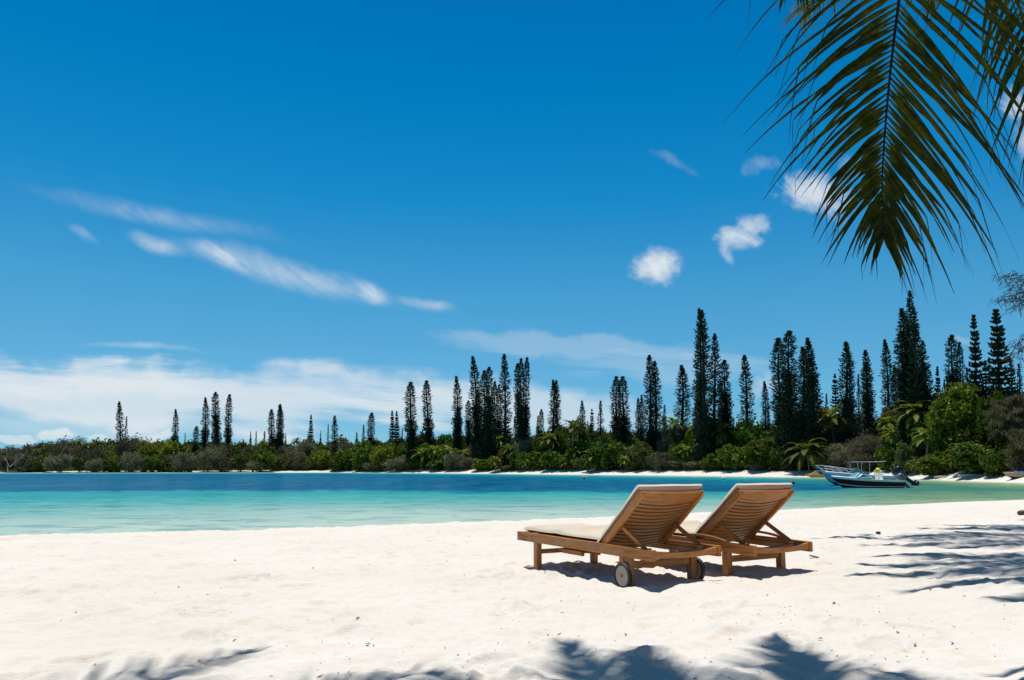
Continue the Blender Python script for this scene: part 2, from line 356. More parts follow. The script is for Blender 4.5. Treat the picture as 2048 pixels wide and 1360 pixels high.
# ------------------------------------------------------------------ light and sky
SUN_EL, SUN_AZ = R(77), R(-20)      # azimuth measured from +Y towards +X
world = bpy.data.worlds.new('World'); sc.world = world; world.use_nodes = True
def build_world():
    t = NT(world.node_tree); bg = t.n['Background']
    sky = t.new('ShaderNodeTexSky'); sky.sky_type = 'NISHITA'; sky.sun_disc = False
    sky.sun_elevation = SUN_EL; sky.sun_rotation = SUN_AZ; sky.air_density = 1.0; sky.dust_density = .35; sky.ozone_density = 2.2; sky.altitude = 0
    g = tc(t, 'Generated'); sep = t.new('ShaderNodeSeparateXYZ'); t.put(sep.inputs[0], g)
    y = t.math('MAXIMUM', sep.outputs[1], .05)
    U = t.math('DIVIDE', sep.outputs[0], y); Vv = t.math('DIVIDE', sep.outputs[2], y)
    cmb = t.new('ShaderNodeCombineXYZ'); t.put(cmb.inputs[0], U); t.put(cmb.inputs[1], Vv); p0 = cmb.outputs[0]
    # warped copy for wispy outlines
    nz = t.new('ShaderNodeTexNoise'); t.put(nz.inputs['Vector'], p0); nz.inputs['Scale'].default_value = 9; nz.inputs['Detail'].default_value = 6
    off = t.new('ShaderNodeVectorMath', operation='SUBTRACT'); t.put(off.inputs[0], nz.outputs['Color']); off.inputs[1].default_value = (.5, .5, .5)
    offs = t.new('ShaderNodeVectorMath', operation='SCALE'); t.put(offs.inputs[0], off.outputs[0]); offs.inputs['Scale'].default_value = .085
    pw = t.new('ShaderNodeVectorMath', operation='ADD'); t.put(pw.inputs[0], p0); t.put(pw.inputs[1], offs.outputs[0]); pw = pw.outputs[0]
    pw2 = t.new('ShaderNodeMix', data_type='VECTOR'); pw2.inputs[0].default_value = .4; t.put(pw2.inputs[4], p0); t.put(pw2.inputs[5], pw); pw2 = pw2.outputs[1]
    fine = t.noise(p0, 34, 8, .62, .3)
    sl = R(-16)
    streak = t.math('ADD', t.math('MULTIPLY', t.noise(t.mapping(t.mapping(p0, rot=(0, 0, R(38))), scale=(9, 34, 1)), 1, 7, .6, 1.6), .6), t.math('MULTIPLY', fine, .4))
    band = t.noise(t.mapping(t.mapping(p0, rot=(0, 0, R(4))), scale=(1.6, 17, 1)), 1, 6, .6, .4)
    puff = t.math('ADD', t.math('MULTIPLY', t.noise(p0, 17, 8, .66, .8), .6), t.math('MULTIPLY', fine, .4))
    total = None
    def blob(px, py, hw, hh, ang, strength, tex, lo, hi, src=None):
        nonlocal total
        u, v = uv(px, py); a = uv(px + 10, py)[0] - u; s_ = a / 10
        m1 = t.mapping((pw2 if tex is streak else pw) if src is None else src, loc=(u, v, 0), rot=(0, 0, R(-ang)), scale=(hw * s_, hh * s_, 1), typ='TEXTURE')
        ln = t.new('ShaderNodeVectorMath', operation='LENGTH'); t.put(ln.inputs[0], m1)
        mask = t.mapr(ln.outputs['Value'], 1.25, .0, 0, 1)
        d = t.math('ADD', mask, t.math('MULTIPLY', t.math('SUBTRACT', tex, .5), 3.0))
        if tex is streak: al = t.math('MULTIPLY', t.math('MULTIPLY', t.math('POWER', mask, 1.1), t.mapr(tex, .30, .66, .30, 1.0)), strength * 1.1)
        else: al = t.math('MULTIPLY', t.mapr(d, lo, hi, 0, strength), t.mapr(mask, 0, .35))
        total = al if total is None else t.math('SUBTRACT', 1, t.math('MULTIPLY', t.math('SUBTRACT', 1, total), t.math('SUBTRACT', 1, al)))
    # mares' tail streak
    blob(565, 540, 240, 32, 15.5, .52, streak, .25, .95)
    blob(440, 508, 70, 20, 22, .55, streak, .2, .9)
    blob(312, 485, 62, 20, 20, .62, streak, .2, .9)
    blob(738, 585, 48, 20, 20, .66, streak, .2, .9)
    blob(850, 605, 62, 14, 12, .5, streak, .25, .9)
    blob(165, 462, 40, 12, 32, .28, streak, .2, .9)
    blob(300, 425, 270, 24, 12, .24, streak, .15, .9)
    blob(290, 692, 130, 7, 4, .30, streak, .2, .9, src=pw2)
    # long bank low over the trees
    blob(330, 782, 780, 84, 3, .74, band, .05, .85)
    blob(120, 752, 460, 50, 1, .60, band, .05, .8)
    blob(1000, 820, 420, 60, 3, .55, band, .15, .8)
    blob(1130, 690, 400, 38, 3, .22, band, .25, .9)
    blob(1330, 745, 320, 50, 2, .20, band, .25, .9)
    blob(250, 850, 500, 30, 2, .30, band, .2, .9)
    # fair-weather puffs
    for a in ((1311, 522, 58, 46, 0, .92), (1468, 482, 62, 44, -20, .80), (1508, 438, 56, 30, 10, .62), (1452, 520, 40, 26, 60, .45), (1640, 395, 110, 56, 8, .80), (1530, 330, 70, 30, 22, .22),
              (1347, 314, 48, 18, 24, .13), (2040, 215, 70, 62, 0, .75), (2050, 300, 40, 66, 0, .7), (1700, 330, 60, 40, 0, .3), (1530, 775, 60, 30, 0, .35), (1930, 680, 40, 16, 20, .30)):
        blob(*a, puff, .18, 1.35)
    for a in ((35, 874, 44, 12, 0, .6), (122, 869, 52, 15, 0, .7), (222, 872, 50, 12, 0, .55), (300, 870, 60, 16, 0, .6)):
        blob(*a, puff, .1, .6)
    hs = t.new('ShaderNodeHueSaturation'); t.put(hs.inputs['Color'], sky.outputs[0]); hs.inputs['Saturation'].default_value = 1.0
    v = t.new('ShaderNodeVectorMath', operation='NORMALIZE'); t.put(v.inputs[0], g)
    # deep polarised tropical blue in view; unseen zenith dimmed and warmed to set shadow fill
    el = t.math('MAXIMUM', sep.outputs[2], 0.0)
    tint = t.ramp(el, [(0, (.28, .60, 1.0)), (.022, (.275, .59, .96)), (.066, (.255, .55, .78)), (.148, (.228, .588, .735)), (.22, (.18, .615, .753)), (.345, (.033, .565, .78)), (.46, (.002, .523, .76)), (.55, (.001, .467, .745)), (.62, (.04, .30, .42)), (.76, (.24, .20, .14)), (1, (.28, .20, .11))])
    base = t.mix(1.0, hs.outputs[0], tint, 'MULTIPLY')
    cl = t.mix(total, base, (5.6, 5.9, 6.1, 1))
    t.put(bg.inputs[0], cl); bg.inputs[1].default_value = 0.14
build_world()
sun = bpy.data.lights.new('sun', 'SUN'); sun.energy = 4.5; sun.angle = R(.5); sun.color = (1, .935, .85)
so = bpy.data.objects.new('sun', sun); COL.objects.link(so)
sd = Vector((math.sin(SUN_AZ) * math.cos(SUN_EL), math.cos(SUN_AZ) * math.cos(SUN_EL), math.sin(SUN_EL)))
so.rotation_euler = sd.to_track_quat('Z', 'Y').to_euler(); so.location = (0, 0, 60)
sc.cycles.use_denoising = True; sc.cycles.denoising_prefilter = 'NONE'; sc.cycles.sample_clamp_direct = 4; sc.cycles.sample_clamp_indirect = 4; sc.cycles.max_bounces = 6; sc.cycles.diffuse_bounces = 3; sc.cycles.glossy_bounces = 3; sc.cycles.transmission_bounces = 3; sc.cycles.transparent_max_bounces = 8
sc.cycles.caustics_reflective = False; sc.cycles.caustics_refractive = False

# ------------------------------------------------------------------ sun loungers
LL, LW, ZT = 2.0, .707, .319
def curved_board(y0, y1, x0, x1, ztop, h, sag, n=14, xbow=0.0):
    m = MB(); rows = []
    for i in range(n + 1):
        s = i / n; y = y0 + (y1 - y0) * s; b = sag * 4 * s * (1 - s); w = xbow * 4 * s * (1 - s)
        rows.append([(x0 + w, y, ztop - b), (x1 + w, y, ztop - b), (x1 + w, y, ztop - h - b * .55), (x0 + w, y, ztop - h - b * .55)])
    m.grid(rows, closed=True); m.f += [(3, 2, 1, 0), (4 * n, 4 * n + 1, 4 * n + 2, 4 * n + 3)]; m.mi += [0, 0]
    return m
def pillow(name, L, W, T, parent, M4, bump=None, nx=40, ny=18, shade_under=False):
    """soft cushion: rounded slab with a seam, dented where it has been sat on"""
    V = []; N = nx + 1; rr = .045
    def prof(t, w):                       # 0..1 edge roll-off
        d = min(t, 1 - t) * w
        return 1 if d > rr else math.sqrt(max(0, 1 - (1 - d / rr) ** 2))
    rng = random.Random(int(L * 100))
    a = [(rng.uniform(2, 9), rng.uniform(2, 9), rng.uniform(0, 6)) for _ in range(4)]
    m = MB(); top = []; bot = []
    for i in range(nx + 1):
        for side, store in ((1, top), (-1, bot)):
            row = []
            for j in range(ny + 1):
                s, t_ = i / nx, j / ny; e = prof(s, L) * prof(t_, W)
                wr = sum(math.sin(p * s * 3 + q * t_ * 2 + r) for p, q, r in a) / 4 * .006
                z = T / 2 + side * T / 2 * (.25 + .75 * e) + (wr + (bump(s, t_) if bump else 0)) * (1 if side > 0 else .35)
                row.append(M4 @ Vector((s * L, t_ * W, z)))
            store.append(row)
    m.grid(top); m.grid(bot)
    if shade_under:  # underside behind the slats takes the painted gap shade
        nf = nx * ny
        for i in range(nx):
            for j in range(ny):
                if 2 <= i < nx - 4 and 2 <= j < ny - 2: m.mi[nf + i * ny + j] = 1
    n = nx + 1; k = ny + 1; off = n * k
    for i in range(nx):
        for j in (0, ny):
            q = (i * k + j, (i + 1) * k + j, off + (i + 1) * k + j, off + i * k + j); m.f.append(q if j == 0 else q[::-1]); m.mi.append(0)
    for j in range(ny):
        for i in (0, nx):
            q = (i * k + j, off + i * k + j, off + i * k + j + 1, i * k + j + 1); m.f.append(q if i == 0 else q[::-1]); m.mi.append(0)
    o = m.build(name, [M['cushion'], M['gap_shade']], parent, smooth=True)
    return o
def make_lounger(loc, rz, ry, label, wheels, arms, tray, zfoot=0.0, xf=0.0):
    t = empty('sun_lounger', loc, (0, ry, rz)); tag(t, label, 'sun lounger', 'wooden sun loungers on the beach')
    wx, wy, wz = M['wood_x'], M['wood_y'], M['wood_z']; rh = .082
    for y in (0, LW - .035):
        MB().box(xf, LL, y, y + .035, ZT - rh, ZT).build('side_rail', wx, t, bevel=.004)
    MB().box(xf + .002, xf + .032, .0352, LW - .0352, ZT - rh + .004, ZT - .003).build('end_board', wy, t, bevel=.004)
    curved_board(.0352, LW - .0352, LL - .045, LL - .012, ZT - .008, .052, .022).build('end_board', wy, t, bevel=.003)
    curved_board(.0352, LW - .0352, 1.80, 1.85, ZT - .02, .026, .026).build('support_rail', wy, t, bevel=.003)
    MB().box(xf + .06, 1.95, .0352, .056, ZT - .07, ZT - .035).box(xf + .06, 1.95, LW - .056, LW - .0352, ZT - .07, ZT - .035).build('slat_ledge', wx, t, bevel=.002)
    s = MB(); x = xf + .05
    while x < 1.25: s.box(x, x + .05, .036, LW - .036, ZT - .0345, ZT - .018); x += .066
    s.build('seat_slats', wy, t, bevel=.003)
    for y in (.001, LW - .058):
        MB().box(.30, .358, y, y + .057, -.05 - zfoot, ZT - rh - .001).build('leg', wz, t, bevel=.004)
        MB().box(1.655, 1.715, y, y + .057, -.02 if not wheels else .012, ZT - rh - .001).build('leg', wz, t, bevel=.004)
    MB().box(.316, .342, .0585, LW - .0585, .135, .175).build('stretcher', wy, t, bevel=.003)
    MB().box(1.672, 1.698, .0585, LW - .0585, .155, .205).build('stretcher', wy, t, bevel=.003)
    if tray:
        k = MB(); k.box(.62, .97, .07, .30, .195, .213).box(.66, .97, .085, .11, .172, .1945).box(.66, .97, .26, .285, .172, .1945)
        k.build('pull_out_tray', wx, t, bevel=.003)
    # reclined back: local frame A at the hinge, x up the back, z out of its lying side
    xb, ang = 1.308, math.atan2(.453, .524); BL = .693
    A = Matrix.Translation((xb, 0, ZT - .012)) @ Matrix.Rotation(-ang, 4, 'Y')
    b = empty('backrest', (xb, 0, ZT - .012), (0, -ang, 0)); b.parent = t
    for y in (.022, LW - .055):
        m = MB(); m.box(-.02, BL, y, y + .033, -.058, -.002); m.build('stile', wx, b, bevel=.005)
    n = 14; y0, y1 = .0555, LW - .0555
    sl = MB(); sp = (BL - .085) / n
    for i in range(n):
        x0 = .004 + sp * i; rows = []
        for q in range(13):
            s_ = q / 12; bow = .034 * 4 * s_ * (1 - s_); yy = y0 + (y1 - y0) * s_
            rows.append([(x0, yy, -.014 - bow), (x0 + sp - .0165, yy, -.014 - bow), (x0 + sp - .0165, yy, -.026 - bow), (x0, yy, -.026 - bow)])
        k = len(sl.v); sl.grid(rows, closed=True); sl.f += [(k + 3, k + 2, k + 1, k), (k + 48, k + 49, k + 50, k + 51)]; sl.mi += [0, 0]
    sl.build('back_slats', M['wood_slat'], b)
    m = MB(); rows = []
    for q in range(17):
        s_ = q / 16; yy = .024 + (LW - .048) * s_; up = .028 * 4 * s_ * (1 - s_); bow = .040 * 4 * s_ * (1 - s_)
        rows.append([(BL - .080, yy, -.012 - bow), (BL + .004 + up, yy, -.012 - bow), (BL + .004 + up, yy, -.034 - bow), (BL - .080, yy, -.034 - bow)])
    m.grid(rows, closed=True); m.f += [(3, 2, 1, 0), (64, 65, 66, 67)]; m.mi += [0, 0]
    m.build('top_board', wy, b, bevel=.004)
    pillow('back_cushion', BL + .030, LW - .03, .056, b, Matrix.Translation((-.01, .015, -.005)), bump=lambda s_, t_: .004 * math.sin(9 * s_), shade_under=True)
    # prop frame
    for y in (.062, LW - .082):
        p0, p1 = (1.515, y + .01, .478), (1.838, y + .01, ZT - .012)
        MB().beam(p0, p1, .020, .032).build('prop_strut', wx, t, bevel=.003)
    MB().beam((1.845, .05, ZT - .012), (1.845, .115, ZT - .014), .022, .022).build('prop_foot', wy, t, bevel=.002)
    MB().beam((1.845, LW - .115, ZT - .014), (1.845, LW - .05, ZT - .012), .022, .022).build('prop_foot', wy, t, bevel=.002)
    pillow('seat_cushion', 1.21 - xf, LW - .05, .055, t, Matrix.Translation((.085 + xf, .025, ZT + .004)),
           bump=lambda s_, t_: .034 * math.exp(-((s_ - .47) / .06) ** 2) * (.4 + .6 * t_) - .008 * math.exp(-((s_ - .66) / .12) ** 2) - .010 * s_, nx=60)
    if wheels:
        for y, sd_ in ((-.028, -1), (LW + .028, 1)):
            c = Vector((1.672, y, .1))
            def disc(rad, w, nseg=40, inner=0):
                k = MB(); prof = [(inner, -w), (rad * .96, -w), (rad, -w * .6), (rad, w * .6), (rad * .96, w), (inner, w)]
                rows = [[c + Vector((math.cos(a) * r_, h, math.sin(a) * r_)) for r_, h in prof] for a in [2 * math.pi * i / nseg for i in range(nseg + 1)]]
                return k.grid(rows)
            w_ = disc(.081, .011).build('wheel', M['wheel'], t)
            disc(.1, .016, inner=.0805).build('tyre', M['rubber'], w_, smooth=False)
            MB().tube([c + Vector((0, -.016, 0)), c + Vector((0, .016, 0))], .013, 12).build('hub', M['hubcap'], w_)
    if arms:
        for y in (-.012, LW - .03):
            k = MB(); rows = []
            for i in range(15):
                s_ = i / 14; x = 1.28 + .44 * s_; z = ZT + .012 + .030 * math.sin(math.pi * min(1, s_ * .75 + .25)) ** .8
                e = 1 if .06 < s_ < .94 else .55; th = .018 * e
                rows.append([(x, y + .02 * (1 - e), z), (x, y + .045 - .02 * (1 - e), z), (x, y + .045 - .02 * (1 - e), z - th), (x, y + .02 * (1 - e), z - th)])
            k.grid(rows, closed=True); k.f += [(3, 2, 1, 0), (56, 57, 58, 59)]; k.mi += [0, 0]
            for x in (1.33, 1.64): k.box(x, x + .03, y + .014, y + .032, ZT + .0005, ZT + .020)
            k.build('armrest', wx, t, bevel=.003)
    return t
L1 = (.05, 7.527, 0.0); L2 = (.893, 7.853, .030)
make_lounger(L1, -1.046, 0, 'teak sun lounger on disc wheels with cream cushion and pull-out tray', True, False, True)
make_lounger(L2, -1.036, .015, 'teak sun lounger with curved armrests and no wheels, partly behind the wheeled one', False, True, False, .06, .12)

# ------------------------------------------------------------------ foliage builders
def quads_from(C, A, B):
    """quads centred on C spanned by half-vectors A, B -> (4N,3), (N,4)"""
    V = np.stack([C - A - B, C + A - B * .5, C + A * .9 + B, C - A * .7 + B * .8], 1).reshape(-1, 3)
    return V, np.arange(len(V)).reshape(-1, 4)
def rand_unit(rng, n):
    v = rng.normal(size=(n, 3)); return v / np.linalg.norm(v, axis=1, keepdims=True)
def pine_mesh(name, seed, H=25.0, Rm=1.0, whorls=105, per=9, top=.22, dense=.55, bend=.6, lump=.25, taper=.25, tiered=False, tips=1.0):
    rng = np.random.RandomState(seed); C = []; A = []; B = []
    for w in range(whorls):
        s = (w + .5 + (rng.uniform(-.35, .35) if tiered else 0)) / whorls; z = H * s
        e = 1 - s
        env = min(1.0, (e / top) ** .8) * (1 - taper * (1 - e) ** 1.5) if e < 1 else 1
        env *= 1 + lump * math.sin(w * .37 + seed) * .5 + lump * rng.uniform(-.4, .4)
        nb = per if s < dense else max(4, int(per * .72))
        if tiered: nb = per
        a0 = rng.uniform(0, 6.28)
        for k in range(nb):
            a = a0 + 6.283 * k / nb + rng.uniform(-.25, .25)
            L = Rm * env * (rng.uniform(.72, 1.08) if not tiered else rng.uniform(.55, 1.12)) + .05
            if not tiered and s > dense and rng.rand() < .18: continue
            segs = 7 if tiered else 6
            drop = .12 if not tiered else .05
            for q in range(segs):
                f = (q + .6) / segs
                if f < .35 and s > dense and not tiered: continue
                rr = L * f; zz = z - drop * L * f + (.32 * L * max(0, f - .55) ** 1.3 * 2 if True else 0)
                for _ in range(2 if not tiered else 3):
                    c = np.array([math.cos(a) * rr, math.sin(a) * rr, zz]) + rng.normal(size=3) * (.06 if not tiered else .05)
                    d = np.array([math.cos(a), math.sin(a), .35 + .5 * f]) + rng.normal(size=3) * .3
                    d /= np.linalg.norm(d); u = np.cross(d, rng.normal(size=3)); u /= np.linalg.norm(u) + 1e-6
                    sz = (.135 if not tiered else .13) * rng.uniform(.7, 1.3) * (1.15 if f > .8 else 1) * tips
                    C.append(c); A.append(d * sz); B.append(u * sz * .45)
    C = np.array(C); A = np.array(A); B = np.array(B)
    V, Fc = quads_from(C, A, B)
    zz = V[:, 2] / H; V[:, 0] += bend * np.sin(zz * 2.6) * zz; V[:, 1] += bend * .5 * np.sin(zz * 3.3 + seed) * zz
    me = npmesh(name, V, Fc); me.materials.append(M['pine'])
    t = MB(); pts = []; n = 14
    for i in range(n):
        zz = i / (n - 1); pts.append((bend * math.sin(zz * 2.6) * zz, bend * .5 * math.sin(zz * 3.3 + seed) * zz, zz * H * .985))
    t.tube(pts, [.26 * (1 - i / (n - 1)) ** .8 + .03 for i in range(n)], 7)
    tm = bpy.data.meshes.new(name + '_trunk'); tm.from_pydata(t.v, [], t.f); tm.materials.append(M['darkbark'])
    return me, tm, H, Rm
def crown_mesh(name, seed, mat, n_clump=70, per=60, leaf=.16, cl=.30, flat=.75, fine=1.0, shape='dome', aspect=.6):
    """unit crown about 1 m radius, base near z=0, top near z=1.6: clumps of leaves on an uneven lobed dome"""
    rng = np.random.RandomState(seed); cs = []
    lobes = [(rng.uniform(0, 6.28), rng.uniform(.25, .62), rng.uniform(.42, .66), rng.uniform(.35, 1.05)) for _ in range(7)]
    for i in range(n_clump):
        if i % 4 == 0:
            p = rand_unit(rng, 1)[0] * rng.uniform(.2, .85); c = np.array([p[0] * .85, p[1] * .85, .75 + p[2] * .7])
        else:
            a, rr, R_, zc = lobes[rng.randint(len(lobes))]; p = rand_unit(rng, 1)[0]; p[2] = abs(p[2]) * (1 if rng.rand() < .75 else -1)
            c = np.array([math.cos(a) * rr, math.sin(a) * rr, zc]) + p * R_ * rng.uniform(.75, 1.05)
        if c[2] < .05: c[2] = rng.uniform(.05, .4)
        cs.append(c)
    cs = np.array(cs); cs[:, 2] *= 1.0
    C = np.repeat(cs, per, 0) + rng.normal(size=(n_clump * per, 3)) * cl * .42 * np.array([1, 1, flat])
    D = rand_unit(rng, len(C)); U = np.cross(D, rand_unit(rng, len(C))); U /= np.linalg.norm(U, axis=1, keepdims=True) + 1e-6
    s = leaf * rng.uniform(.6, 1.35, (len(C), 1))
    V, Fc = quads_from(C, D * s, U * s * aspect); V[:, 2] = np.maximum(V[:, 2], -.02 + .04 * rng.rand(len(V)))
    me = npmesh(name, V, Fc); me.materials.append(M[mat]); return me
def stems_mesh(name, seed, n=6, mat='bark', h=1.0):
    rng = random.Random(seed); t = MB()
    for i in range(n):
        a = rng.uniform(0, 6.28); r = rng.uniform(.02, .12); e = rng.uniform(.25, .7)
        p = [Vector((math.cos(a) * r, math.sin(a) * r, -.08)), Vector((math.cos(a) * (r + e * .3), math.sin(a) * (r + e * .3), .3 * h)),
             Vector((math.cos(a) * (r + e * .8) + rng.uniform(-.1, .1), math.sin(a) * (r + e * .8), .75 * h)), Vector((math.cos(a) * e, math.sin(a) * e, 1.15 * h))]
        t.tube(p, [.035, .028, .018, .006], 5)
        t.tube([p[2], p[2] + Vector((rng.uniform(-.3, .3), rng.uniform(-.3, .3), .3))], [.014, .004], 4)
    me = bpy.data.meshes.new(name); me.from_pydata(t.v, [], t.f); me.materials.append(M[mat]); return me
def frond_arrays(rng, L, rise, droop, az, nleaf, leafL, wid, hang=.55, base=(0, 0, 0), roll=0.0, twist=.25):
    """one palm frond: arching rachis with two rows of leaflets -> verts, quads"""
    V = []; Fq = []
    N = 16; P = []; ca, sa = math.cos(az), math.sin(az); h = 0.0; z = 0.0; el = rise
    for i in range(N + 1):
        P.append(np.array([ca * h, sa * h, z]) + base); el -= droop / N * (1 + .6 * i / N); h += math.cos(el) * L / N; z += math.sin(el) * L / N
    P = np.array(P); side0 = np.array([-sa, ca, 0.0])
    def ring(p, r): return [p + np.array([0, 0, r]), p + side0 * r, p - np.array([0, 0, r]), p - side0 * r]
    for i in range(N + 1):
        V += ring(P[i], .028 * (1 - .85 * i / N) * wid / .05)
        if i:
            o = len(V) - 8
            for k in range(4): Fq.append((o + k, o + (k + 1) % 4, o + 4 + (k + 1) % 4, o + 4 + k))
    for j in range(nleaf):
        s = .16 + .83 * (j + rng.uniform(-.2, .2)) / nleaf; i = min(N - 1, int(s * N)); f = s * N - i; p = P[i] * (1 - f) + P[i + 1] * f
        tg = P[i + 1] - P[i]; tg /= np.linalg.norm(tg)
        ll = leafL * min(1, (s - .08) * 4.5) * (1 - .62 * max(0, s - .45) / .55) * rng.uniform(.85, 1.1)
        for sd in (-1, 1):
            up = np.cross(side0, tg) * -1 if np.cross(side0, tg)[2] < 0 else np.cross(side0, tg)
            ang = .95 - .55 * s
            d = tg * math.cos(ang) + side0 * sd * math.sin(ang) + up * .22; d /= np.linalg.norm(d)
            q = p.copy(); pts = [q.copy()]; K = 4
            for k in range(K):
                d = d + np.array([0, 0, -1]) * hang * (.25 + .5 * k / K); d /= np.linalg.norm(d); q = q + d * ll / K; pts.append(q.copy())
            w = np.cross(d, up); w /= np.linalg.norm(w) + 1e-6; w = w + np.array([0, 0, rng.uniform(-twist, twist)])
            o = len(V)
            for k, pt in enumerate(pts):
                ww = w * wid * (.55, 1, .85, .5, .06)[k] * .5; V += [pt - ww, pt + ww]
                if k: Fq.append((o + 2 * k - 2, o + 2 * k - 1, o + 2 * k + 1, o + 2 * k))
    return V, Fq
def palm_meshes(name, seed, H=0.0, nf=24, L=2.6, lean=.5, nleaf=34, leafL=.72, wid=.075):
    rng = np.random.RandomState(seed); V = []; Fc = []; top = np.array([0.0, 0, 0])
    for k in range(nf):
        ph = 2.4 * k; rise = 1.40 - 1.75 * (k / nf) ** .9 + rng.uniform(-.1, .1)
        v, f = frond_arrays(rng, L * rng.uniform(.85, 1.1), rise, .7 + .35 * rng.rand() + .35 * rise, ph, nleaf, leafL, wid, hang=.30, base=top)
        o = len(V); V += v; Fc += [tuple(i + o for i in q) for q in f]
    me = npmesh(name, np.array(V), np.array(Fc)); me.materials.append(M['palm'])
    t = MB(); pts = [(lean * (i / 8) ** 2, lean * .3 * (i / 8) ** 2, 1.03 * i / 8 - .03) for i in range(9)]
    t.tube(pts, [.16 - .07 * i / 8 for i in range(9)], 8)
    tm = bpy.data.meshes.new(name + '_trunk'); tm.from_pydata(t.v, [], t.f); tm.materials.append(M['palmbark'])
    return me, tm, lean
def place(name, parts, loc, rz, scale, label, cat, group, tilt=(0, 0)):
    e = empty(name, loc, (tilt[0], tilt[1], rz)); e.scale = scale; tag(e, label, cat, group)
    for n, me in parts: link(n, me, None, e)
    return e

# ------------------------------------------------------------------ far shore planting
FARX = [0, 200, 400, 650, 900, 1100, 1300, 1480, 1600, 1700, 1830, 1930, 2048]
FARY = [945.6, 945.4, 945.0, 944.8, 946.5, 948.4, 950.4, 952.4, 954, 954.5, 958.5, 962, 965.5]
def dist(px, back=0):
    """forward distance of a spot `back` metres behind the far waterline under photo column px"""
    py = np.interp(px, FARX, FARY); return ydist(px, py) + back
TOPX = [-100, 0, 75, 130, 240, 320, 410, 510, 600, 700, 760, 880, 1000, 1080, 1119, 1163, 1190, 1243, 1300, 1340, 1370, 1440, 1490, 1525, 1560, 1600, 1650, 1700, 1740, 1765, 1800, 1840, 1865, 1890, 1915, 1980, 2010, 2048, 2150]
TOPY = [893, 893, 887, 882, 880, 876, 880, 883, 884, 878, 876, 869, 872, 868, 846, 846, 864, 859, 868, 864, 850, 842, 840, 847, 850, 840, 820, 838, 838, 836, 812, 803, 790, 780, 771, 776, 772, 776, 776]
def top_at(x): return float(np.interp(x, TOPX, TOPY))
PX_ = lambda px, w, Y: w / F * Y            # pixels -> metres at distance Y

P = [pine_mesh('pine_crown', 1, Rm=1.0), pine_mesh('pine_crown', 2, Rm=1.0, bend=-.5, lump=.35, top=.12), pine_mesh('pine_crown', 3, Rm=1.0, dense=.35, bend=.3, lump=.4),
     pine_mesh('pine_crown', 4, Rm=1.0, top=.09, dense=.7, taper=.35, bend=-.3), pine_mesh('pine_crown', 5, Rm=1.0, dense=.2, bend=.9, top=.2, lump=.3)]
PT = [pine_mesh('tiered_pine_crown', 8, H=20, Rm=2.4, whorls=40, per=9, top=.75, bend=.15, lump=.1, taper=0, tiered=True, tips=1.5),
      pine_mesh('tiered_pine_crown', 9, H=20, Rm=2.4, whorls=34, per=8, top=.55, bend=-.1, lump=.15, taper=0, tiered=True, tips=1.5)]
PC = [pine_mesh('conical_pine_crown', 11, H=20, Rm=1.3, whorls=70, per=8, top=.5, dense=.8, bend=.2, lump=.15, taper=0),
      pine_mesh('conical_pine_crown', 12, H=20, Rm=1.3, whorls=60, per=8, top=.62, dense=.6, bend=-.2, lump=.2, taper=0)]
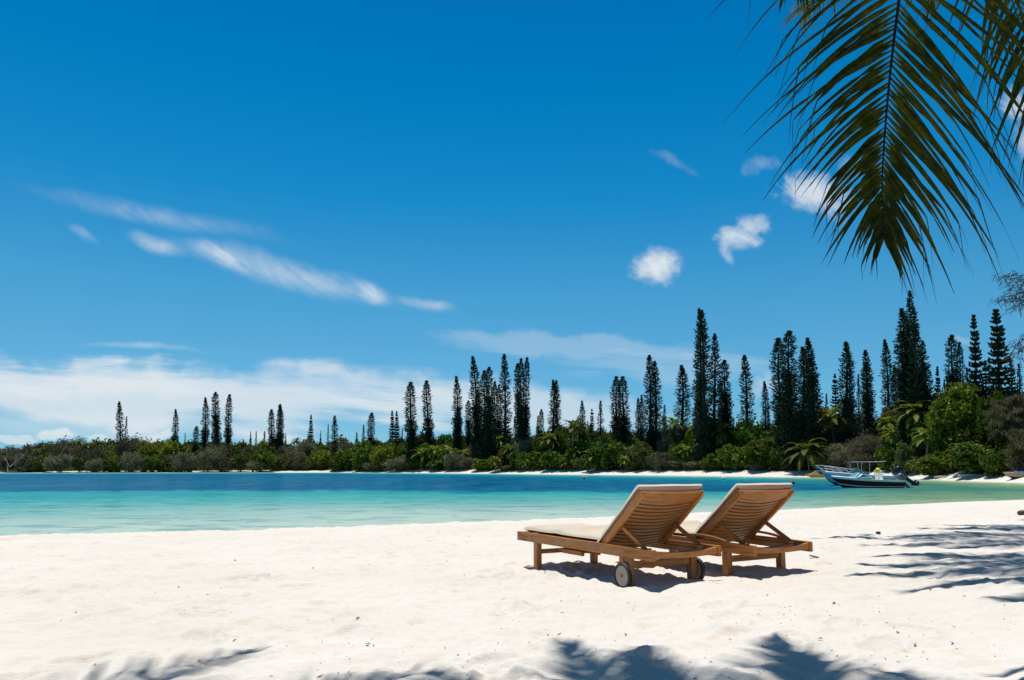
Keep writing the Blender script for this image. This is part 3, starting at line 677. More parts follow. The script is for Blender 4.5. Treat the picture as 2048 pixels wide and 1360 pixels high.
# x_top, y_top, x_base, y_base(where it meets the shrubs), width px, kind, metres behind waterline, label
PINES = [
 (237,803,243,880,15,'c',26,'slim pine leaning left, taller of the small pair over the far left hill'),
 (254,832,253,879,11,'n',30,'short pointed pine, lower of the small pair over the far left hill'),
 (350,818,348,879,13,'c',26,'solitary slim pine leaning right on the far left hill'),
 (371,865,371,880,6,'n',45,'tiny pine tip just right of the solitary leaning pine'),
 (395,852,393,908,14,'c',12,'short dark pine rooted low in the shrubs beside the slim tapering pine'),
 (409,795,408,882,16,'c',22,'tapering slim pine first of three tall ones left of centre hill'),
 (433,784,436,886,18,'d',22,'flat-topped columnar pine between two pointed slim pines'),
 (461,788,458,882,15,'c',24,'slim pine with a knob-like pointed head right of the flat-topped one'),
 (501,862,501,881,7,'n',48,'tiny blunt pine, first of three tips on the hill crest'),
 (513,862,513,882,8,'n',48,'tiny pointed pine, middle of three tips on the hill crest'),
 (530,862,530,883,12,'n',46,'small broad cone pine, last of three tips on the hill crest'),
 (545,818,547,896,15,'c',16,'left stem of the dense joined pine trio on the left hill'),
 (554,809,553,896,14,'c',17,'tallest middle stem of the joined pine trio on the left hill'),
 (559,808,559,894,14,'c',15,'right stem of the joined pine trio on the left hill'),
 (571,866,571,884,6,'n',46,'tiny pine tip right beside the joined pine trio'),
 (622,830,621,882,16,'t',32,'open cone pine standing alone between the trio and the shore pine'),
 (641,861,641,882,6,'n',48,'faint tiny pine between the open cone pine and a thin pine'),
 (657,848,657,881,8,'n',40,'thin small pine close left of the dark shore pine'),
 (668,831,669,926,14,'c',6,'dark slim pine reaching down to the beach shrubs left of centre'),
 (713,864,713,882,10,'n',44,'small pale pine lowest of three near the grey scrub crest'),
 (728,849,728,880,12,'n',40,'small pale pine, middle height of three near the scrub crest'),
 (746,825,744,878,17,'c',26,'rounded-top short pine, tallest of three near the scrub crest'),
 (784,822,785,882,18,'t',28,'open layered pine, left of the pale twin pines'),
 (793,823,794,906,17,'t',24,'open layered pine, right of the pale twin pines'),
 (805,857,805,880,9,'n',34,'little pine at the right foot of the pale twin pines'),
 (825,763,826,920,25,'c',10,'tall thick-based pine with a narrow open top, left of the curved one'),
 (856,760,862,878,21,'c',20,'curved columnar pine standing clear above the low ridge'),
 (909,752,914,900,20,'c',14,'tall narrow pine with sparse pointed top before the central grove'),
 (918,812,917,898,16,'d',13,'shorter pine pressed against the narrow pine before the central grove'),
 (941,713,955,886,25,'c',16,'very tall pine leaning left at the start of the central grove'),
 (938,801,939,880,15,'d',22,'short blunt pine under the leaning one in the central grove'),
 (958,778,956,888,15,'c',18,'mid-height pine close right of the leaning one in the central grove'),
 (972,740,975,900,22,'c',15,'left half of the broad double pine in the central grove'),
 (980,734,982,902,22,'d',14,'right half of the broad double pine in the central grove'),
 (992,762,993,885,15,'c',20,'thin pine just right of the broad double pine'),
 (1000,769,1001,882,13,'c',22,'thin lower pine left of the tallest central spire'),
 (1006,708,1010,880,24,'c',16,'tallest spire of the central grove with a wavy outline'),
 (1030,832,1031,876,14,'n',26,'small round pine at the left foot of the three-stemmed column'),
 (1036,727,1041,876,17,'d',15,'left stem of the three-stemmed pine column in the central grove'),
 (1045,716,1046,878,18,'c',14,'middle stem of the three-stemmed pine column in the central grove'),
 (1057,714,1052,876,17,'c',16,'right bent stem of the three-stemmed pine column in the central grove'),
 (1075,831,1075,874,12,'n',28,'small pointed pine right after the three-stemmed column'),
 (1085,818,1085,872,13,'c',26,'small slim pine left of the paired pines above the round trees'),
 (1101,759,1101,862,20,'c',18,'taller left one of the paired pines above the round trees'),
 (1111,760,1113,862,17,'c',20,'slimmer right one of the paired pines above the round trees'),
 (1161,801,1161,856,15,'c',24,'lone small pine rising behind the tall shore palm'),
 (1184,817,1184,870,16,'t',24,'short pine left beside the broader short pine near the round green tree'),
 (1202,801,1202,870,22,'n',22,'broad short pine with sharp tip near the round green tree'),
 (1237,752,1236,868,24,'c',14,'left stem of the stout twin pines above the left lounger'),
 (1250,752,1253,868,26,'c',15,'right stem of the stout twin pines above the left lounger'),
 (1275,796,1274,870,14,'c',20,'shorter pine of the thin pair right of the stout twins'),
 (1280,790,1281,868,14,'c',19,'taller pine of the thin pair right of the stout twins'),
 (1296,710,1299,870,27,'c',13,'tall bulky pine, left and higher of the pair over the lounger back'),
 (1307,722,1311,870,24,'c',14,'tall pine, right and lower of the pair over the lounger back'),
 (1328,809,1328,860,15,'n',28,'small pine right of the bulky pair over the lounger back'),
 (1356,729,1356,850,29,'e',18,'isolated shaggy open pine between the bulky pair and the tallest spire'),
 (1393,617,1398,860,26,'c',10,'left point of the tallest double spire near the middle right'),
 (1400,620,1406,862,30,'c',9,'right point of the tallest double spire near the middle right'),
 (1427,667,1425,865,26,'c',12,'tall slim pine leaning on the right of the tallest double spire'),
 (1442,762,1444,845,14,'d',20,'half-hidden pine left of the stout dark pine'),
 (1450,720,1456,846,26,'d',17,'stout dark pine right of the tall slim one'),
 (1486,710,1492,846,28,'c',17,'tapering pine standing alone right of the stout dark pine'),
 (1525,762,1526,856,18,'c',18,'small slim pine before the great dark pine cluster'),
 (1536,808,1537,852,11,'n',20,'little pine at the right foot of the small slim one'),
 (1563,675,1566,885,30,'c',8,'outer left spire of the great dark pine cluster'),
 (1580,662,1582,890,34,'d',7,'highest blunt spire of the great dark pine cluster'),
 (1599,692,1597,890,30,'c',9,'low middle spire of the great dark pine cluster'),
 (1609,674,1612,890,30,'c',8,'sharp right spire of the great dark pine cluster'),
 (1621,705,1627,888,34,'n',9,'sloping right shoulder spire of the great dark pine cluster'),
 (1652,786,1652,828,13,'n',26,'tiny pine right after the great dark cluster'),
 (1670,747,1670,840,24,'t',20,'feathery layered pine left of the paired cones'),
 (1684,684,1687,846,30,'c',14,'taller left pine of the paired cones behind the grey scrub'),
 (1699,709,1700,846,26,'n',13,'lower right pine of the paired cones behind the grey scrub'),
 (1717,748,1718,846,18,'n',18,'sparse pine left under the curved-top pine'),
 (1728,700,1734,846,26,'e',14,'pine with curved open top between two groups'),
 (1733,725,1738,846,24,'d',13,'dense pine merged with the curved-top one'),
 (1765,678,1771,842,26,'c',14,'shaggy column pine left of the giant right-hand cluster'),
 (1785,729,1787,838,20,'e',17,'see-through pine between the shaggy column and the giant cluster'),
 (1797,615,1812,830,34,'c',9,'left spire of the giant tallest pine cluster'),
 (1817,580,1826,830,40,'n',10,'highest spire of the giant tallest pine cluster'),
 (1828,616,1838,830,42,'n',9,'right sloping spire of the giant tallest pine cluster'),
 (1805,662,1815,828,34,'d',8,'front dark spire of the giant tallest pine cluster'),
 (1843,680,1850,822,34,'n',11,'low right shoulder pine of the giant tallest cluster'),
 (1874,734,1873,800,22,'t',16,'short airy pine right of the giant cluster'),
 (1904,670,1907,800,28,'d',14,'dense rounded pine above the big broadleaf tree'),
 (1923,684,1924,800,18,'c',16,'thin pine between the dense rounded and the layered pines'),
 (1946,631,1949,800,40,'t',14,'tall layered pine with even tiers, left of the widest one'),
 (1990,620,1995,800,62,'t',13,'widest layered pine with upswept tiers and visible trunk'),
 (1934,735,1934,800,22,'n',15,'small pine filling the gap under the tall layered pine'),
 (1971,720,1970,800,30,'t',15,'small layered pine between the two big layered ones'),
 (2022,722,2024,800,30,'t',16,'small layered pine right below the widest one'),
 (2038,727,2039,800,26,'n',18,'short pine at the right edge of the shore grove'),
]
rs = random.Random(5)
for (xt, yt, xb, yb, w, k, back, lab) in PINES:
    Y = dist(xb, back * 1.0)
    foot = at(xb, yb, Y); tip = at(xt, yt, Y)
    # extend the stem down to the ground along its own line
    g0 = gz(foot.x, Y); sl = (tip.x - foot.x) / max(.1, tip.z - foot.z)
    g = Vector((foot.x - sl * (foot.z - g0) * .5, Y, g0 - .3)); H = (tip - g).length
    if k == 't': me, tm, h0, r0 = PT[rs.randrange(2)]
    elif k == 'n': me, tm, h0, r0 = PC[rs.randrange(2)]
    elif k == 'd': me, tm, h0, r0 = P[3]
    elif k == 'e': me, tm, h0, r0 = P[rs.choice((2, 4))]
    else: me, tm, h0, r0 = P[rs.choice((0, 1, 2, 4))]
    wid = PX_(xb, w, Y) / 2 * (1.3 if k == 't' else 1.22 if w >= 29 else 1.12) / r0
    tilt = math.atan2(tip.x - g.x, tip.z - g.z)
    place('columnar_pine' if k != 't' else 'layered_pine', [('trunk', tm), ('crown', me)], g, rs.uniform(0, 6.28) if False else 0, (wid, wid, H / h0), lab, 'pine tree', 'columnar pines along the far shore', (0, tilt))

LAND = [(27, 'the bleached dead tree'), (160, 'the far palm trio'), (245, 'the small leaning pair'), (349, 'the solitary leaning pine'), (434, 'the flat-topped pine'), (551, 'the joined pine trio'),
        (621, 'the open cone pine'), (669, 'the dark shore pine'), (745, 'the rounded short pine'), (790, 'the pale twin pines'), (826, 'the thick-based pine'), (862, 'the curved pine'), (914, 'the sparse-topped pine'),
        (979, 'the broad double pine'), (1046, 'the three-stemmed column'), (1107, 'the paired pines'), (1161, 'the lone small pine'), (1244, 'the stout twin pines'), (1304, 'the bulky pine pair'),
        (1356, 'the shaggy open pine'), (1402, 'the tallest double spire'), (1456, 'the stout dark pine'), (1492, 'the tapering lone pine'), (1526, 'the small slim pine'), (1595, 'the great dark cluster'),
        (1693, 'the paired cone pines'), (1736, 'the curved-top pine'), (1771, 'the shaggy column pine'), (1826, 'the giant pine cluster'), (1907, 'the dense rounded pine'), (1949, 'the tall layered pine'), (1995, 'the widest layered pine')]
ORD = ['', 'second ', 'third ', 'fourth ', 'fifth ', 'sixth ']
pending = []          # (object, description, x) : labels are given once every plant is placed
def give_labels():
    from collections import defaultdict
    g = defaultdict(list)
    for o, d, x in pending:
        l = min(LAND, key=lambda q: abs(q[0] - x)); side = 'left of' if x < l[0] else 'right of'
        g[(d, l[1], side, l[0])].append((abs(x - l[0]), o))
    for (d, l, side, lx), v in g.items():
        v.sort(key=lambda q: q[0])
        for i, (_, o) in enumerate(v): o['label'] = f"{d}, {ORD[min(i, 5)]}{side} {l}" if i or len(v) > 1 else f"{d}, {side} {l}"
        if len(v) > 1: v[0][1]['label'] = f"{d}, first {side} {l}"
KD = {'scrub': 'twiggy grey scrub bush', 'olive': 'dull olive shrub', 'bright': 'yellow-green leafy shrub', 'broad': 'dark green broadleaf tree', 'casuarina': 'drooping feathery brown-green tree'}
KN = {'scrub': 'scrub_bush', 'olive': 'olive_shrub', 'bright': 'leafy_shrub', 'broad': 'broadleaf_tree', 'casuarina': 'casuarina_tree'}
ROW = {'f': ' by the sand', 'm': ' in the middle thicket', 'r': ' on the skyline'}
CR = {}
for k, mats in (('scrub', 'scrub'), ('olive', 'olive'), ('bright', 'bright'), ('broad', 'broad')):
    CR[k] = [crown_mesh(KN[k] + '_crown', 40 + 7 * i + len(k), mats, n_clump=90, per=62, leaf=.078 if k != 'scrub' else .085, cl=.30 if k != 'scrub' else .36, aspect=.6 if k != 'scrub' else .22) for i in range(3)]
CR['big'] = [crown_mesh('broadleaf_tree_crown', 90 + i, 'broad', n_clump=240, per=62, leaf=.052, cl=.19, aspect=.65) for i in range(2)]
CR['bigscrub'] = [crown_mesh('scrub_bush_crown', 95, 'scrub', n_clump=220, per=85, leaf=.058, cl=.24, aspect=.16)]
ST = [stems_mesh('stems', 3 + i) for i in range(3)]
STD = [stems_mesh('stems', 13 + i, mat='darkbark') for i in range(2)]
rb = random.Random(77)
def bush(kind, x, yt, w, row, back):
    Y = dist(x, back); X = uv(x, 940)[0] * Y; g = gz(X, Y); zt = CH + uv(x, yt)[1] * Y; H = max(.8, zt - g)
    r = PX_(x, w, Y) / 2; cr = rb.choice(CR[kind])
    if kind == 'broad' and w >= 80: cr = rb.choice(CR['big']); H *= .9
    if kind == 'scrub' and w >= 80: cr = CR['bigscrub'][0]
    st = rb.choice(STD if kind == 'broad' else ST)
    e = place(KN[kind], [('stems' if kind != 'broad' else 'trunk', st), ('crown', cr)], (X, Y, g - .1), rb.uniform(0, 6.28), (r / 1.05, r / 1.05, H / 1.42), None, 'tree' if kind == 'broad' else 'shrub', 'plants of the far shore thicket')
    pending.append((e, KD[kind] + ROW[row], x))
FRONT = [('scrub', 8, 905, 50), ('scrub', 52, 904, 54), ('olive', 68, 914, 40), ('bright', 86, 910, 30), ('scrub', 120, 911, 62), ('olive', 160, 911, 40), ('scrub', 191, 916, 44), ('broad', 222, 911, 44),
 ('scrub', 262, 903, 56), ('broad', 300, 911, 42), ('olive', 338, 908, 46), ('scrub', 365, 904, 50), ('bright', 377, 917, 24), ('scrub', 412, 903, 58), ('scrub', 452, 910, 46), ('olive', 480, 908, 40),
 ('scrub', 508, 921, 46), ('broad', 522, 903, 52), ('olive', 560, 908, 44), ('scrub', 590, 903, 52), ('olive', 612, 916, 34), ('bright', 643, 903, 46), ('broad', 690, 898, 60), ('broad', 728, 893, 50),
 ('bright', 764, 896, 48), ('scrub', 748, 924, 44), ('scrub', 800, 911, 68), ('broad', 832, 914, 44), ('broad', 880, 918, 54), ('scrub', 912, 903, 48), ('scrub', 930, 912, 44), ('broad', 972, 918, 50),
 ('olive', 1018, 929, 36), ('broad', 1044, 902, 56), ('broad', 1076, 900, 50), ('broad', 1112, 905, 60), ('olive', 1126, 926, 38), ('olive', 1162, 915, 42), ('broad', 1214, 884, 66), ('broad', 1196, 906, 46),
 ('broad', 1244, 888, 60), ('olive', 1278, 892, 58), ('bright', 1292, 905, 40), ('olive', 1270, 929, 36), ('scrub', 1330, 904, 62), ('broad', 1356, 888, 46), ('olive', 1372, 904, 42), ('scrub', 1386, 920, 84),
 ('broad', 1432, 905, 58), ('broad', 1472, 890, 70), ('broad', 1530, 880, 88), ('broad', 1476, 919, 44), ('scrub', 1512, 926, 40), ('broad', 1562, 893, 54), ('olive', 1584, 903, 48), ('olive', 1640, 905, 50),
 ('scrub', 1682, 893, 96), ('scrub', 1738, 878, 88), ('broad', 1776, 892, 54), ('olive', 1816, 884, 52), ('olive', 1830, 913, 46), ('olive', 1806, 922, 36), ('broad', 1880, 900, 84), ('broad', 1950, 888, 92), ('broad', 1988, 900, 60), ('scrub', 2046, 905, 50)]
MID = [('scrub', 30, 898, 60), ('olive', 85, 893, 60), ('scrub', 125, 890, 70), ('scrub', 180, 893, 60), ('olive', 215, 892, 44), ('scrub', 262, 884, 60), ('bright', 300, 884, 50), ('bright', 335, 889, 50), ('scrub', 318, 898, 46),
 ('olive', 385, 888, 44), ('scrub', 425, 893, 54), ('olive', 460, 886, 50), ('scrub', 500, 893, 50), ('bright', 530, 888, 44), ('scrub', 575, 892, 50), ('scrub', 615, 889, 60), ('olive', 650, 893, 50), ('scrub', 690, 884, 56),
 ('broad', 735, 886, 60), ('broad', 775, 886, 50), ('broad', 815, 890, 50), ('broad', 860, 888, 60), ('broad', 900, 888, 50), ('scrub', 958, 884, 50), ('broad', 985, 896, 50), ('scrub', 1046, 874, 62), ('scrub', 1030, 888, 50),
 ('broad', 1085, 882, 50), ('broad', 1120, 870, 50), ('broad', 1160, 880, 56), ('broad', 1195, 884, 50), ('broad', 1228, 864, 56), ('olive', 1268, 878, 50), ('bright', 1300, 882, 50), ('scrub', 1330, 868, 36), ('scrub', 1352, 858, 52),
 ('broad', 1395, 872, 50), ('olive', 1440, 872, 56), ('broad', 1475, 864, 50), ('broad', 1502, 850, 70), ('broad', 1545, 856, 60), ('broad', 1588, 880, 60), ('broad', 1640, 858, 56), ('scrub', 1702, 843, 112), ('scrub', 1752, 862, 70),
 ('broad', 1800, 852, 60), ('broad', 1850, 842, 60), ('broad', 1880, 830, 80), ('broad', 1905, 858, 100), ('broad', 1962, 826, 116), ('broad', 2005, 848, 80), ('broad', 1925, 778, 150), ('broad', 1872, 804, 100), ('broad', 2012, 776, 84), ('broad', 1835, 822, 70)]
for k, x, y, w in FRONT: bush(k, x, y, w, 'f', (3.0 + rb.uniform(-1.5, 1.5)) if x < 560 else 7.5 + rb.uniform(-1, 1.5) if x < 1780 else 3.2 + rb.uniform(0, 3))
for k, x, y, w in MID: bush(k, x, y, w, 'm', 15 + rb.uniform(-2, 3) if x < 1780 else 12 + rb.uniform(-1, 2))
x = -40
while x < 2100:
    w = rb.uniform(46, 66) if x < 1750 else rb.uniform(70, 100)
    kind = ('scrub' if rb.random() < .45 else rb.choice(('olive', 'broad'))) if x < 300 else ('olive' if rb.random() < .4 else 'broad') if x < 700 else 'broad' if x < 1000 or rb.random() < .75 else 'olive'
    bush(kind, x, top_at(x) + rb.uniform(-1, 5), w, 'r', rb.uniform(26, 38) if x < 1780 else rb.uniform(16, 22))
    x += w * .62
def casuarina(x, yt, w, back, seed, lab):
    """drooping tree: bundles of hanging needle strands on arching limbs"""
    Y = dist(x, back); X = uv(x, 940)[0] * Y; g = gz(X, Y); H = CH + uv(x, yt)[1] * Y - g; r = PX_(x, w, Y) / 2
    rng = np.random.RandomState(seed); C = []; A = []; B = []
    t = MB(); t.tube([(0, 0, -.3), (.1, 0, H * .4), (0, .1, H * .9)], [.16, .12, .03], 7)
    for i in range(90):
        a = rng.uniform(0, 6.28); s = rng.uniform(.15, 1); zc = H * (.28 + .70 * s); L = r * (1.0 - .55 * max(0, s - .4)) * rng.uniform(.6, 1.05)
        base = np.array([0, 0, zc - .25 * H * .5])
        for q in range(26):
            f = rng.uniform(.15, 1); p = base + np.array([math.cos(a) * L * f, math.sin(a) * L * f, .32 * L * math.sin(f * 2.2) + .1 * H])
            for _ in range(5):
                n = rng.normal(size=3) * np.array([.3, .3, .15]); d = np.array([math.cos(a) * .5, math.sin(a) * .5, -1.0]) + n; d /= np.linalg.norm(d)
                ln = rng.uniform(.12, .28); w_ = np.cross(d, rng.normal(size=3)); w_ /= np.linalg.norm(w_)
                C.append(p + d * ln + rng.normal(size=3) * .10); A.append(d * ln); B.append(w_ * .022)
        t.tube([base, base + np.array([math.cos(a) * L * .5, math.sin(a) * L * .5, .25 * L + .1 * H]), base + np.array([math.cos(a) * L * .95, math.sin(a) * L * .95, .24 * L + .1 * H])], [.03, .02, .006], 4)
    V, Fc = quads_from(np.array(C), np.array(A), np.array(B)); me = npmesh('casuarina_crown', V, Fc); me.materials.append(M['casuarina'])
    tm = bpy.data.meshes.new('casuarina_trunk'); tm.from_pydata(t.v, [], t.f); tm.materials.append(M['bark'])
    place('casuarina_tree', [('trunk', tm), ('crown', me)], (X, Y, g), 0, (1, 1, 1), lab, 'tree', 'plants of the far shore thicket')
casuarina(2034, 792, 100, 9, 3, 'drooping feathery brown-green tree spreading at the right edge of the far shore')
casuarina(2058, 862, 74, 5, 4, 'lower weeping grey-brown tree overhanging the beached boat on the right')

PALM = [palm_meshes('palm_crown', 5), palm_meshes('palm_crown', 6, nf=20, L=2.9, leafL=.8), palm_meshes('palm_crown', 7, nf=18, L=2.4), palm_meshes('palm_crown', 8, nf=26, L=2.7)]
PALMS = [(145, 889, 12, 18), (161, 884, 14, 20), (176, 892, 14, 17), (219, 908, 10, 7), (593, 882, 11, 30), (843, 909, 25, 8), (868, 903, 22, 10), (899, 906, 23, 9), (926, 910, 20, 9), (955, 926, 15, 6), (993, 923, 18, 5),
 (1017, 903, 20, 10), (1004, 882, 20, 14), (1048, 929, 13, 6), (1078, 916, 21, 8), (1100, 880, 25, 12), (1147, 856, 30, 10), (1130, 926, 18, 6), (1150, 906, 17, 8), (1186, 915, 28, 6), (1250, 921, 16, 6), (1307, 915, 18, 8),
 (1345, 851, 25, 16), (1394, 856, 24, 14), (1403, 886, 25, 10), (1442, 863, 28, 12), (1370, 902, 20, 8), (1465, 906, 21, 8), (1601, 836, 30, 11), (1614, 905, 42, 5), (1660, 836, 36, 14), (1775, 847, 24, 12), (1787, 868, 26, 9),
 (1799, 830, 22, 12), (1832, 826, 38, 8), (1858, 874, 34, 6), (1931, 908, 34, 5), (1898, 792, 20, 12), (1846, 858, 24, 8), (1962, 915, 26, 5)]
rp = random.Random(9)
for (x, y, r, back) in PALMS:
    Y = dist(x, back); c = at(x, y, Y); g = gz(c.x, Y); i = rp.randrange(4); me, tm, lean = PALM[i]; s = PX_(x, r, Y) / 2.15
    H = max(.5, c.z - g); az = rp.uniform(0, 6.28); lm = min(.5, H * .12)
    e = empty('coconut_palm', (c.x - math.cos(az) * lm, Y - math.sin(az) * lm, g), (0, 0, az)); tag(e, None, 'palm', 'coconut palms of the far shore')
    o = link('trunk', tm, None, e); o.scale = (lm / lean, lm / lean, H); o.scale = (max(.45, lm / lean), max(.45, lm / lean), H)
    o = link('crown', me, None, e); k = max(.45, lm / lean) * lean; o.location = (k, k * .3, H); o.scale = (s, s, s); o.rotation_euler = (rp.uniform(-.1, .1), rp.uniform(-.1, .1), rp.uniform(0, 6))
    e.location = (c.x - math.cos(az) * k + math.sin(az) * k * .3, Y - math.sin(az) * k - math.cos(az) * k * .3, g)
    row = 'small coconut palm by the sand' if back <= 6 and r < 25 else 'large coconut palm by the sand' if back <= 6 else 'coconut palm among the bushes' if back <= 10 else 'coconut palm rising from the thicket'
    pending.append((e, row, x))
give_labels()
def undergrowth():
    rng = np.random.RandomState(3); C = []; n = 60000
    xs = rng.uniform(-150, 2200, n)
    for x in xs:
        back = rng.uniform(6.5, 42) if x < 1780 else rng.uniform(5, 24); Y = dist(x, back); X = uv(x, 940)[0] * Y
        C.append((X, Y, x, back))
    C = np.array(C); g = ground(C[:, 0], C[:, 1], False); top = np.array([CH + uv(x, top_at(x))[1] * Y for x, Y in zip(C[:, 2], C[:, 1])])
    k = np.where(C[:, 2] < 1780, np.clip((C[:, 3] - 4) / 30, .12, .86), np.clip((C[:, 3] - 4) / 16, .15, .85))
    z = g + (top - g) * k * rng.rand(n) ** .7
    P_ = np.stack([C[:, 0], C[:, 1], z], 1); D = rand_unit(rng, n); U = np.cross(D, rand_unit(rng, n)); U /= np.linalg.norm(U, axis=1, keepdims=True) + 1e-6
    s = rng.uniform(.12, .30, (n, 1)) * np.where(C[:, 2] < 1780, 1, .6)[:, None]
    V, Fc = quads_from(P_, D * s, U * s * .6); me = npmesh('undergrowth', V, Fc)
    o = link('undergrowth', me, M['broad']); tag(o, 'tangled dark undergrowth filling the far shore thicket between the bushes', 'undergrowth', kind='stuff')
undergrowth()

# ------------------------------------------------------------------ boats
M['gelcoat'] = plain('white_gelcoat', (.84, .85, .84), .25, var=.04, scale=3)
M['bluehull'] = plain('pale_blue_grey_hull', (.34, .44, .50), .3, var=.08, scale=3)
M['maroon'] = plain('maroon_hull_band', (.075, .008, .010), .45, var=.15, scale=3, spec=.15)
M['bottom'] = plain('dark_antifouling', (.012, .018, .03), .5)
M['navy'] = plain('navy_motor_cowl', (.008, .012, .028), .22, var=.1)
M['motorgrey'] = plain('grey_motor', (.09, .11, .13), .35)
M['alu'] = plain('white_rail', (.75, .77, .78), .3, metal=.2)
M['glass'] = plain('tinted_windscreen', (.10, .30, .30), .08, spec=.6)
M['canopycloth'] = plain('dark_canopy_cloth', (.03, .04, .06), .8)
M['yellow'] = plain('yellow_plastic', (.70, .62, .02), .4)
M['orangeyellow'] = plain('orange_yellow_hull', (.72, .34, .01), .4)
M['tan'] = plain('tan_canvas', (.36, .27, .17), .9)
M['red'] = plain('red_float', (.50, .03, .03), .4); M['whitefloat'] = plain('white_float', (.75, .70, .62), .5); M['darkfloat'] = plain('dark_pink_float', (.16, .05, .05), .5)
M['tarp'] = plain('blue_tarp', (.03, .12, .30), .6)
def hull(parent, L, beam, bow_h, stern_h, mats, n=26, draft=.25, lines=(.08, .17, .80)):
    """lofted planing hull, bow at x=0, stern at x=L, waterline z=0; rings keel..gunwale..deck"""
    m = MB(); rows = []
    for i in range(n + 1):
        s = i / n; b = beam / 2 * min(1, (math.sin(min(1, s * 1.55) * math.pi / 2)) ** .75) if s > 0 else .01
        b *= 1 - .08 * max(0, s - .7) / .3
        sh = bow_h + (stern_h - bow_h) * (1 - (1 - s) ** 1.7); kz = -draft + (draft + bow_h * .55) * max(0, 1 - s / .30) ** 1.8
        rake = -.0; x = L * s + (.42 * (1 - s / .3) ** 1.5 * 0 if s < .3 else 0)
        cb = b * .86; cz = max(kz + .02, .04 + (bow_h * .30) * max(0, 1 - s / .45) ** 1.6)
        z1 = cz + (sh - cz) * lines[0]; z2 = cz + (sh - cz) * lines[1]; z3 = cz + (sh - cz) * lines[2]
        k = max(0, 1 - s / .35) ** 1.4 * .38        # stem rake: lower rings start further aft
        ring = [(x + k * .9, 0, kz), (x + k * .8, cb, cz), (x + k * .65, cb + (b - cb) * .2, z1), (x + k * .6, cb + (b - cb) * .3, z2), (x + k * .22, b * .97, z3), (x, b, sh), (x, b * .99 + .012, sh + .035), (x + .02, max(0, b - .09), sh + .04), (x + .03, max(0, b - .11), sh - .02 if s > .42 else sh + .05), (x + .03, 0, sh - .28 if s > .42 else sh + .10)]
        rows.append(ring)
    idx = [mats['bottom'], mats['stripe0'], mats['stripe'], mats['band'], mats['top'], mats['top'], mats['top'], mats['top'], mats['top']]
    mlist = [M[k] for k in mats['list']]
    for sg in (1, -1):
        for j in range(9):
            r = [[(p[0], p[1] * sg, p[2]) for p in (row[j], row[j + 1])] for row in rows]
            m.grid(r if sg < 0 else [q[::-1] for q in r], idx[j])
    a = rows[-1]
    for sg in (1, -1):
        f = [(p[0], p[1] * sg, p[2]) for p in a]; m.add(f, [tuple(range(10)) if sg > 0 else tuple(range(10))[::-1]], idx[3])
    return m.build('hull', mlist, parent, smooth=False)
def motor(parent, loc, tilt, cowl, leg, k=1.0):
    e = empty('outboard_motor', loc, (0, -tilt, 0)); e.parent = parent; e.scale = (k, k, k)
    m = MB(); rows = []
    for z, w, l0, l1 in ((.10, .13, -.10, .30), (.16, .19, -.18, .40), (.36, .20, -.20, .42), (.52, .18, -.17, .38), (.60, .12, -.10, .28), (.61, .02, .02, .12)):
        rows.append([((l0 + l1) / 2 + (l1 - l0) / 2 * math.copysign(abs(math.cos(a)) ** .55, math.cos(a)), w * math.copysign(abs(math.sin(a)) ** .55, math.sin(a)), z) for a in [2 * math.pi * q / 20 for q in range(20)]])
    m.grid(rows, closed=True); m.build('cowling', M[cowl], e, smooth=True)
    m = MB(); rows = []
    for z, w, l0, l1 in ((.12, .10, -.06, .22), (-.2, .07, -.02, .20), (-.55, .05, .0, .20), (-.60, .11, -.12, .34), (-.63, .11, -.12, .36), (-.65, .045, .02, .22), (-.85, .04, .02, .20), (-.98, .015, .06, .20)):
        rows.append([((l0 + l1) / 2 + (l1 - l0) / 2 * math.cos(a), w * math.sin(a), z) for a in [2 * math.pi * q / 14 for q in range(14)]])
    m.grid(rows, closed=True); m.build('leg', M[leg], e, smooth=True)
    m = MB(); m.tube([(-.14, 0, -.80), (-.05, 0, -.80), (.22, 0, -.80), (.34, 0, -.80)], [.01, .065, .06, .03], 12)
    for q in range(3):
        a = 2.1 * q; d = Vector((0, math.cos(a), math.sin(a))); p = Vector((.30, 0, -.80)); t_ = d.cross(Vector((1, 0, 0)))
        m.add([p + d * .03 - t_ * .02, p + d * .17 - t_ * .06 + Vector((.03, 0, 0)), p + d * .19 + t_ * .05 - Vector((.03, 0, 0)), p + d * .03 + t_ * .03, p + d * .1 + Vector((.012, 0, 0))], [(0, 1, 2, 3), (0, 1, 4), (1, 2, 4), (2, 3, 4), (3, 0, 4)])
    m.build('propeller', M[leg], e)
    MB().box(-.24, -.05, -.13, .13, -.16, .10).build('bracket', M[leg], parent, bevel=.02).location = loc
    return e
